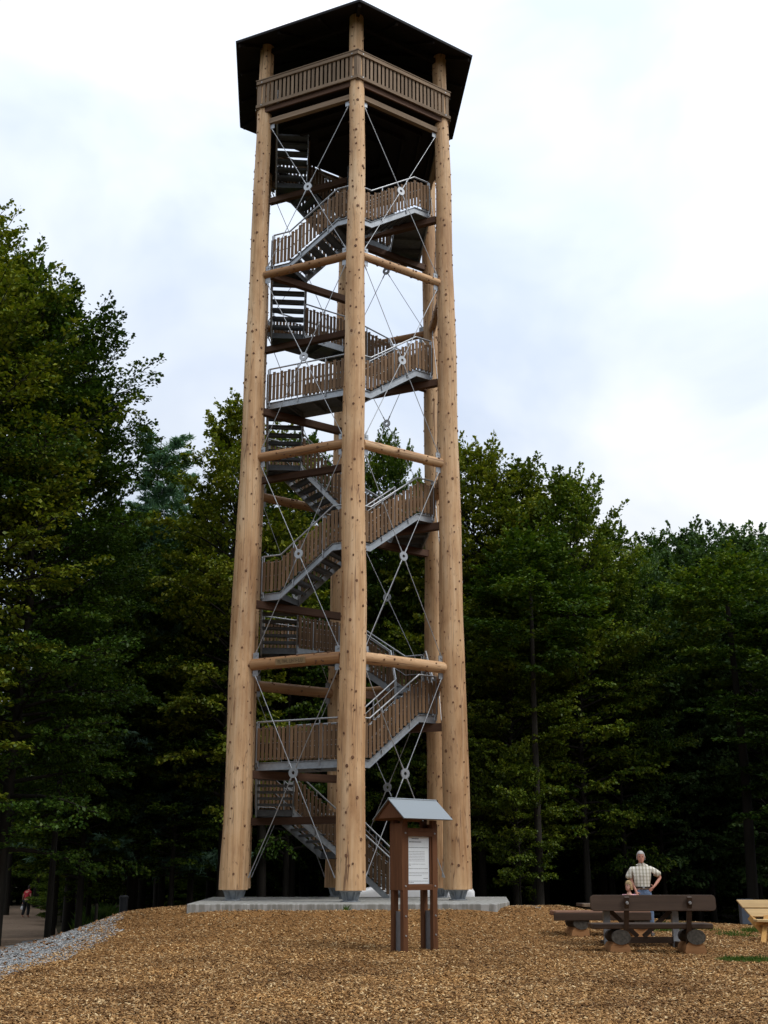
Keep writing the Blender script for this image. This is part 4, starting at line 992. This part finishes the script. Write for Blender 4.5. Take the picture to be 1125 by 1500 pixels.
# standing man
mx_, my_ = (940-562.5)/1771*25.4, 25.4; man = empty('person', (mx_, my_, gz(mx_, my_)), radians(-3)); tag(man, 'grey-haired man in a checked short-sleeved shirt and jeans with one hand on his hip', 'person')
man.scale = (.985, .985, .965)
J = {}; E_ = []
def ch(J, E_, lst):
    for (a, b_) in zip(lst, lst[1:]): E_.append((a, b_))
J.update(pel=(Vv(0, 0, .95), (.15, .105)), wst=(Vv(0, 0, 1.10), (.145, .10)), cst=(Vv(0, .0, 1.28), (.13, .085)), nk=(Vv(0, .01, 1.45), .065), nk2=(Vv(0, -.005, 1.53), .056), hd=(Vv(0, -.01, 1.60), .05))
ch(J, E_, ['pel', 'wst', 'cst', 'nk', 'nk2', 'hd'])
J.update(ls=(Vv(-.18, .01, 1.39), .042), le=(Vv(-.235, .02, 1.15), .042), lw=(Vv(-.155, -.10, .93), .026)); E_ += [('cst', 'ls'), ('ls', 'le'), ('le', 'lw')]
J.update(rs=(Vv(.18, .01, 1.39), .042), re=(Vv(.40, .06, 1.21), .042), rw=(Vv(.24, -.07, 1.03), .027)); E_ += [('cst', 'rs'), ('rs', 're'), ('re', 'rw')]
hand(J, E_, 'l', J['lw'][0], (.15, -.4, -.9), (.9, -.2, .0)); hand(J, E_, 'r', J['rw'][0], (-.65, -.25, -.55), (-.3, -.1, .9))
for s, n in ((-1, 'a'), (1, 'b')):
    J.update({n+'h': (Vv(s*.10, 0, .88), .095), n+'k': (Vv(s*.115, -.01, .50), .065), n+'f': (Vv(s*.12, .02, .10), .045), n+'t': (Vv(s*.13, -.10, .04), .04)}); E_ += [('pel', n+'h'), (n+'h', n+'k'), (n+'k', n+'f'), (n+'f', n+'t')]
skin('body', J, E_, M['skin'], man, 'pel')
J = dict(p=(Vv(0, 0, .96), (.168, .13)), w=(Vv(0, 0, 1.10), (.185, .142)), c=(Vv(0, 0, 1.30), (.205, .15)), u=(Vv(0, .01, 1.44), (.165, .12)), n=(Vv(0, .01, 1.50), (.09, .085)),
         ls=(Vv(-.20, .01, 1.405), .09), lm=(Vv(-.255, .02, 1.27), .082), le=(Vv(-.285, .02, 1.165), .088), rs=(Vv(.20, .01, 1.405), .09), rm=(Vv(.32, .04, 1.31), .08), re=(Vv(.385, .055, 1.24), .082))
skin('shirt', J, [('p', 'w'), ('w', 'c'), ('c', 'u'), ('u', 'n'), ('c', 'ls'), ('ls', 'lm'), ('lm', 'le'), ('c', 'rs'), ('rs', 'rm'), ('rm', 're')], M['plaid'], man, 'w')
J = dict(o=(Vv(0, 0, 1.03), (.165, .128)), p=(Vv(0, 0, .92), (.172, .13))); E_ = [('o', 'p')]
for s, n in ((-1, 'a'), (1, 'b')):
    J.update({n+'h': (Vv(s*.10, 0, .84), .115), n+'k': (Vv(s*.118, -.01, .50), .092), n+'f': (Vv(s*.122, .01, .09), .08)}); E_ += [('p', n+'h'), (n+'h', n+'k'), (n+'k', n+'f')]
skin('jeans', J, E_, M['denim'], man, 'p')
mb = MB(); mb.loft([[Vector((cos(a)*.178, sin(a)*.142, z)) for a in [2*pi*i/24 for i in range(24)]] for z in (.985, 1.02)], 0, True, True); mb.build('belt', M['belt'], man)
mb = MB(); mb.box((0, -.143, 1.002), (.022, .006, .018)); mb.build('buckle', M['rod'], man)
for s in (-1, 1):
    mb = MB(); mb.loft([[Vector((s*.125+cos(a)*w, y+sin(a)*.02, .05+sin(a)*h)) for a in [2*pi*i/12 for i in range(12)]] for y, w, h in ((.10, .03, .035), (.06, .045, .05), (-.04, .05, .05), (-.13, .052, .04), (-.19, .03, .025))], 0); mb.build('shoe', M['shoe'], man)
    mb = MB(); mb.bar((s*.01, -.075, 1.50), (s*.075, -.055, 1.475), .02, .045); mb.build('collar', M['plaid'], man)
add_head(man, (0, -.012, 1.635), 1.06, radians(-6), M['skin'], M['whitehair'], 'short')
# child
kx, ky = (920-562.5)/1771*25.3, 25.3; kid = empty('person', (kx, ky, gz(kx, ky)), radians(-25)); tag(kid, 'small blond child in a pink and white top standing beside the man', 'person')
J = dict(pel=(Vv(0, 0, .52), (.09, .07)), cst=(Vv(0, 0, .74), (.095, .07)), nk=(Vv(0, 0, .86), .04), hd=(Vv(0, -.01, .95), .04), ls=(Vv(-.12, 0, .80), .036), le=(Vv(-.17, 0, .64), .028), lw=(Vv(-.16, -.06, .50), .02), rs=(Vv(.12, 0, .80), .036), re=(Vv(.17, 0, .64), .028), rw=(Vv(.16, -.06, .50), .02))
E_ = [('pel', 'cst'), ('cst', 'nk'), ('nk', 'hd'), ('cst', 'ls'), ('ls', 'le'), ('le', 'lw'), ('cst', 'rs'), ('rs', 're'), ('re', 'rw')]
hand(J, E_, 'l', J['lw'][0], (0, -.3, -1), (.9, -.3, 0), .62); hand(J, E_, 'r', J['rw'][0], (0, -.3, -1), (-.9, -.3, 0), .62)
for s, n in ((-1, 'a'), (1, 'b')):
    J.update({n+'h': (Vv(s*.06, 0, .47), .06), n+'k': (Vv(s*.065, -.01, .27), .042), n+'f': (Vv(s*.07, .01, .06), .03), n+'t': (Vv(s*.075, -.07, .03), .026)}); E_ += [('pel', n+'h'), (n+'h', n+'k'), (n+'k', n+'f'), (n+'f', n+'t')]
skin('body', J, E_, M['skin2'], kid, 'pel')
skin('top', dict(p=(Vv(0, 0, .60), (.115, .09)), c=(Vv(0, 0, .76), (.11, .082)), n=(Vv(0, 0, .85), (.06, .055)), ls=(Vv(-.125, 0, .80), .05), le=(Vv(-.15, 0, .72), .048), rs=(Vv(.125, 0, .80), .05), re=(Vv(.15, 0, .72), .048)), [('p', 'c'), ('c', 'n'), ('c', 'ls'), ('ls', 'le'), ('c', 'rs'), ('rs', 're')], M['pink'], kid, 'c')
skin('skirt', dict(a=(Vv(0, 0, .60), (.115, .09)), b=(Vv(0, 0, .46), (.15, .12)), c=(Vv(0, 0, .34), (.165, .135))), [('a', 'b'), ('b', 'c')], M['whitecloth'], kid, 'a')
add_head(kid, (0, -.01, 1.0), .86, radians(-20), M['skin2'], M['blond'], 'long')
# walker on the path
wx, wy = (42-562.5)/1771*66, 66.; wk = empty('person', (wx, wy, gz(wx, wy)), radians(150)); tag(wk, 'walker in a red top and black trousers carrying a small white bag on the path', 'person')
J = dict(pel=(Vv(0, 0, .92), (.14, .10)), wst=(Vv(0, -.03, 1.08), (.13, .09)), cst=(Vv(0, -.08, 1.28), (.15, .10)), nk=(Vv(0, -.12, 1.42), .06), hd=(Vv(0, -.15, 1.50), .05),
         ls=(Vv(-.18, -.08, 1.36), .055), le=(Vv(-.25, -.04, 1.10), .04), lw=(Vv(-.24, -.14, .90), .026), rs=(Vv(.18, -.08, 1.36), .055), re=(Vv(.28, -.02, 1.11), .04), rw=(Vv(.33, -.08, .86), .026))
E_ = [('pel', 'wst'), ('wst', 'cst'), ('cst', 'nk'), ('nk', 'hd'), ('cst', 'ls'), ('ls', 'le'), ('le', 'lw'), ('cst', 'rs'), ('rs', 're'), ('re', 'rw')]
hand(J, E_, 'l', J['lw'][0], (0, -.2, -1), (.9, -.2, 0)); hand(J, E_, 'r', J['rw'][0], (0, -.2, -1), (-.9, -.2, 0), curl=1.1)
for s, n in ((-1, 'a'), (1, 'b')):
    J.update({n+'h': (Vv(s*.10, 0, .86), .09), n+'k': (Vv(s*.10, -.06+.05*s, .48), .06), n+'f': (Vv(s*.10, .10*s, .09), .04), n+'t': (Vv(s*.10, .10*s-.11, .04), .036)}); E_ += [('pel', n+'h'), (n+'h', n+'k'), (n+'k', n+'f'), (n+'f', n+'t')]
skin('body', J, E_, M['skin'], wk, 'pel')
skin('top', dict(p=(Vv(0, 0, .98), (.16, .12)), w=(Vv(0, -.03, 1.1), (.155, .115)), c=(Vv(0, -.08, 1.29), (.17, .12)), n=(Vv(0, -.12, 1.41), (.08, .07)), ls=(Vv(-.19, -.08, 1.35), .07), le=(Vv(-.225, -.06, 1.22), .066), rs=(Vv(.19, -.08, 1.35), .07), re=(Vv(.235, -.05, 1.22), .066)), [('p', 'w'), ('w', 'c'), ('c', 'n'), ('c', 'ls'), ('ls', 'le'), ('c', 'rs'), ('rs', 're')], M['redtop'], wk, 'w')
J = dict(p=(Vv(0, 0, .93), (.16, .12))); E_ = []
for s, n in ((-1, 'a'), (1, 'b')): J.update({n+'h': (Vv(s*.10, 0, .84), .11), n+'k': (Vv(s*.10, -.06+.05*s, .48), .09), n+'f': (Vv(s*.10, .10*s, .12), .075)}); E_ += [('p', n+'h'), (n+'h', n+'k'), (n+'k', n+'f')]
skin('trousers', J, E_, M['blacktrousers'], wk, 'p')
add_head(wk, (0, -.17, 1.57), .97, 0, M['skin'], plain('dark_hair', (.03, .022, .018), .7), 'short')
hw = wk.matrix_basis
hp = Vector((wx, wy, gz(wx, wy)))+Matrix.Rotation(radians(150), 3, 'Z') @ Vector((.34, -.10, .74))
bg = empty('handbag', hp-Vector((0, 0, .34))); tag(bg, 'small white bag hanging from the hand of the walker in red', 'bag')
mb = MB(); mb.loft([[Vector((cos(a)*w, sin(a)*w*.45, z)) for a in [2*pi*i/12 for i in range(12)]] for z, w in ((0, .06), (.03, .11), (.12, .10), (.19, .07))], 0); mb.build('pouch', M['bagwhite'], bg)
mb = MB(); mb.path([(-.06, 0, .18), (-.04, 0, .30), (0, 0, .34), (.04, 0, .30), (.06, 0, .18)], .006, 5); mb.build('strap', M['bagwhite'], bg)
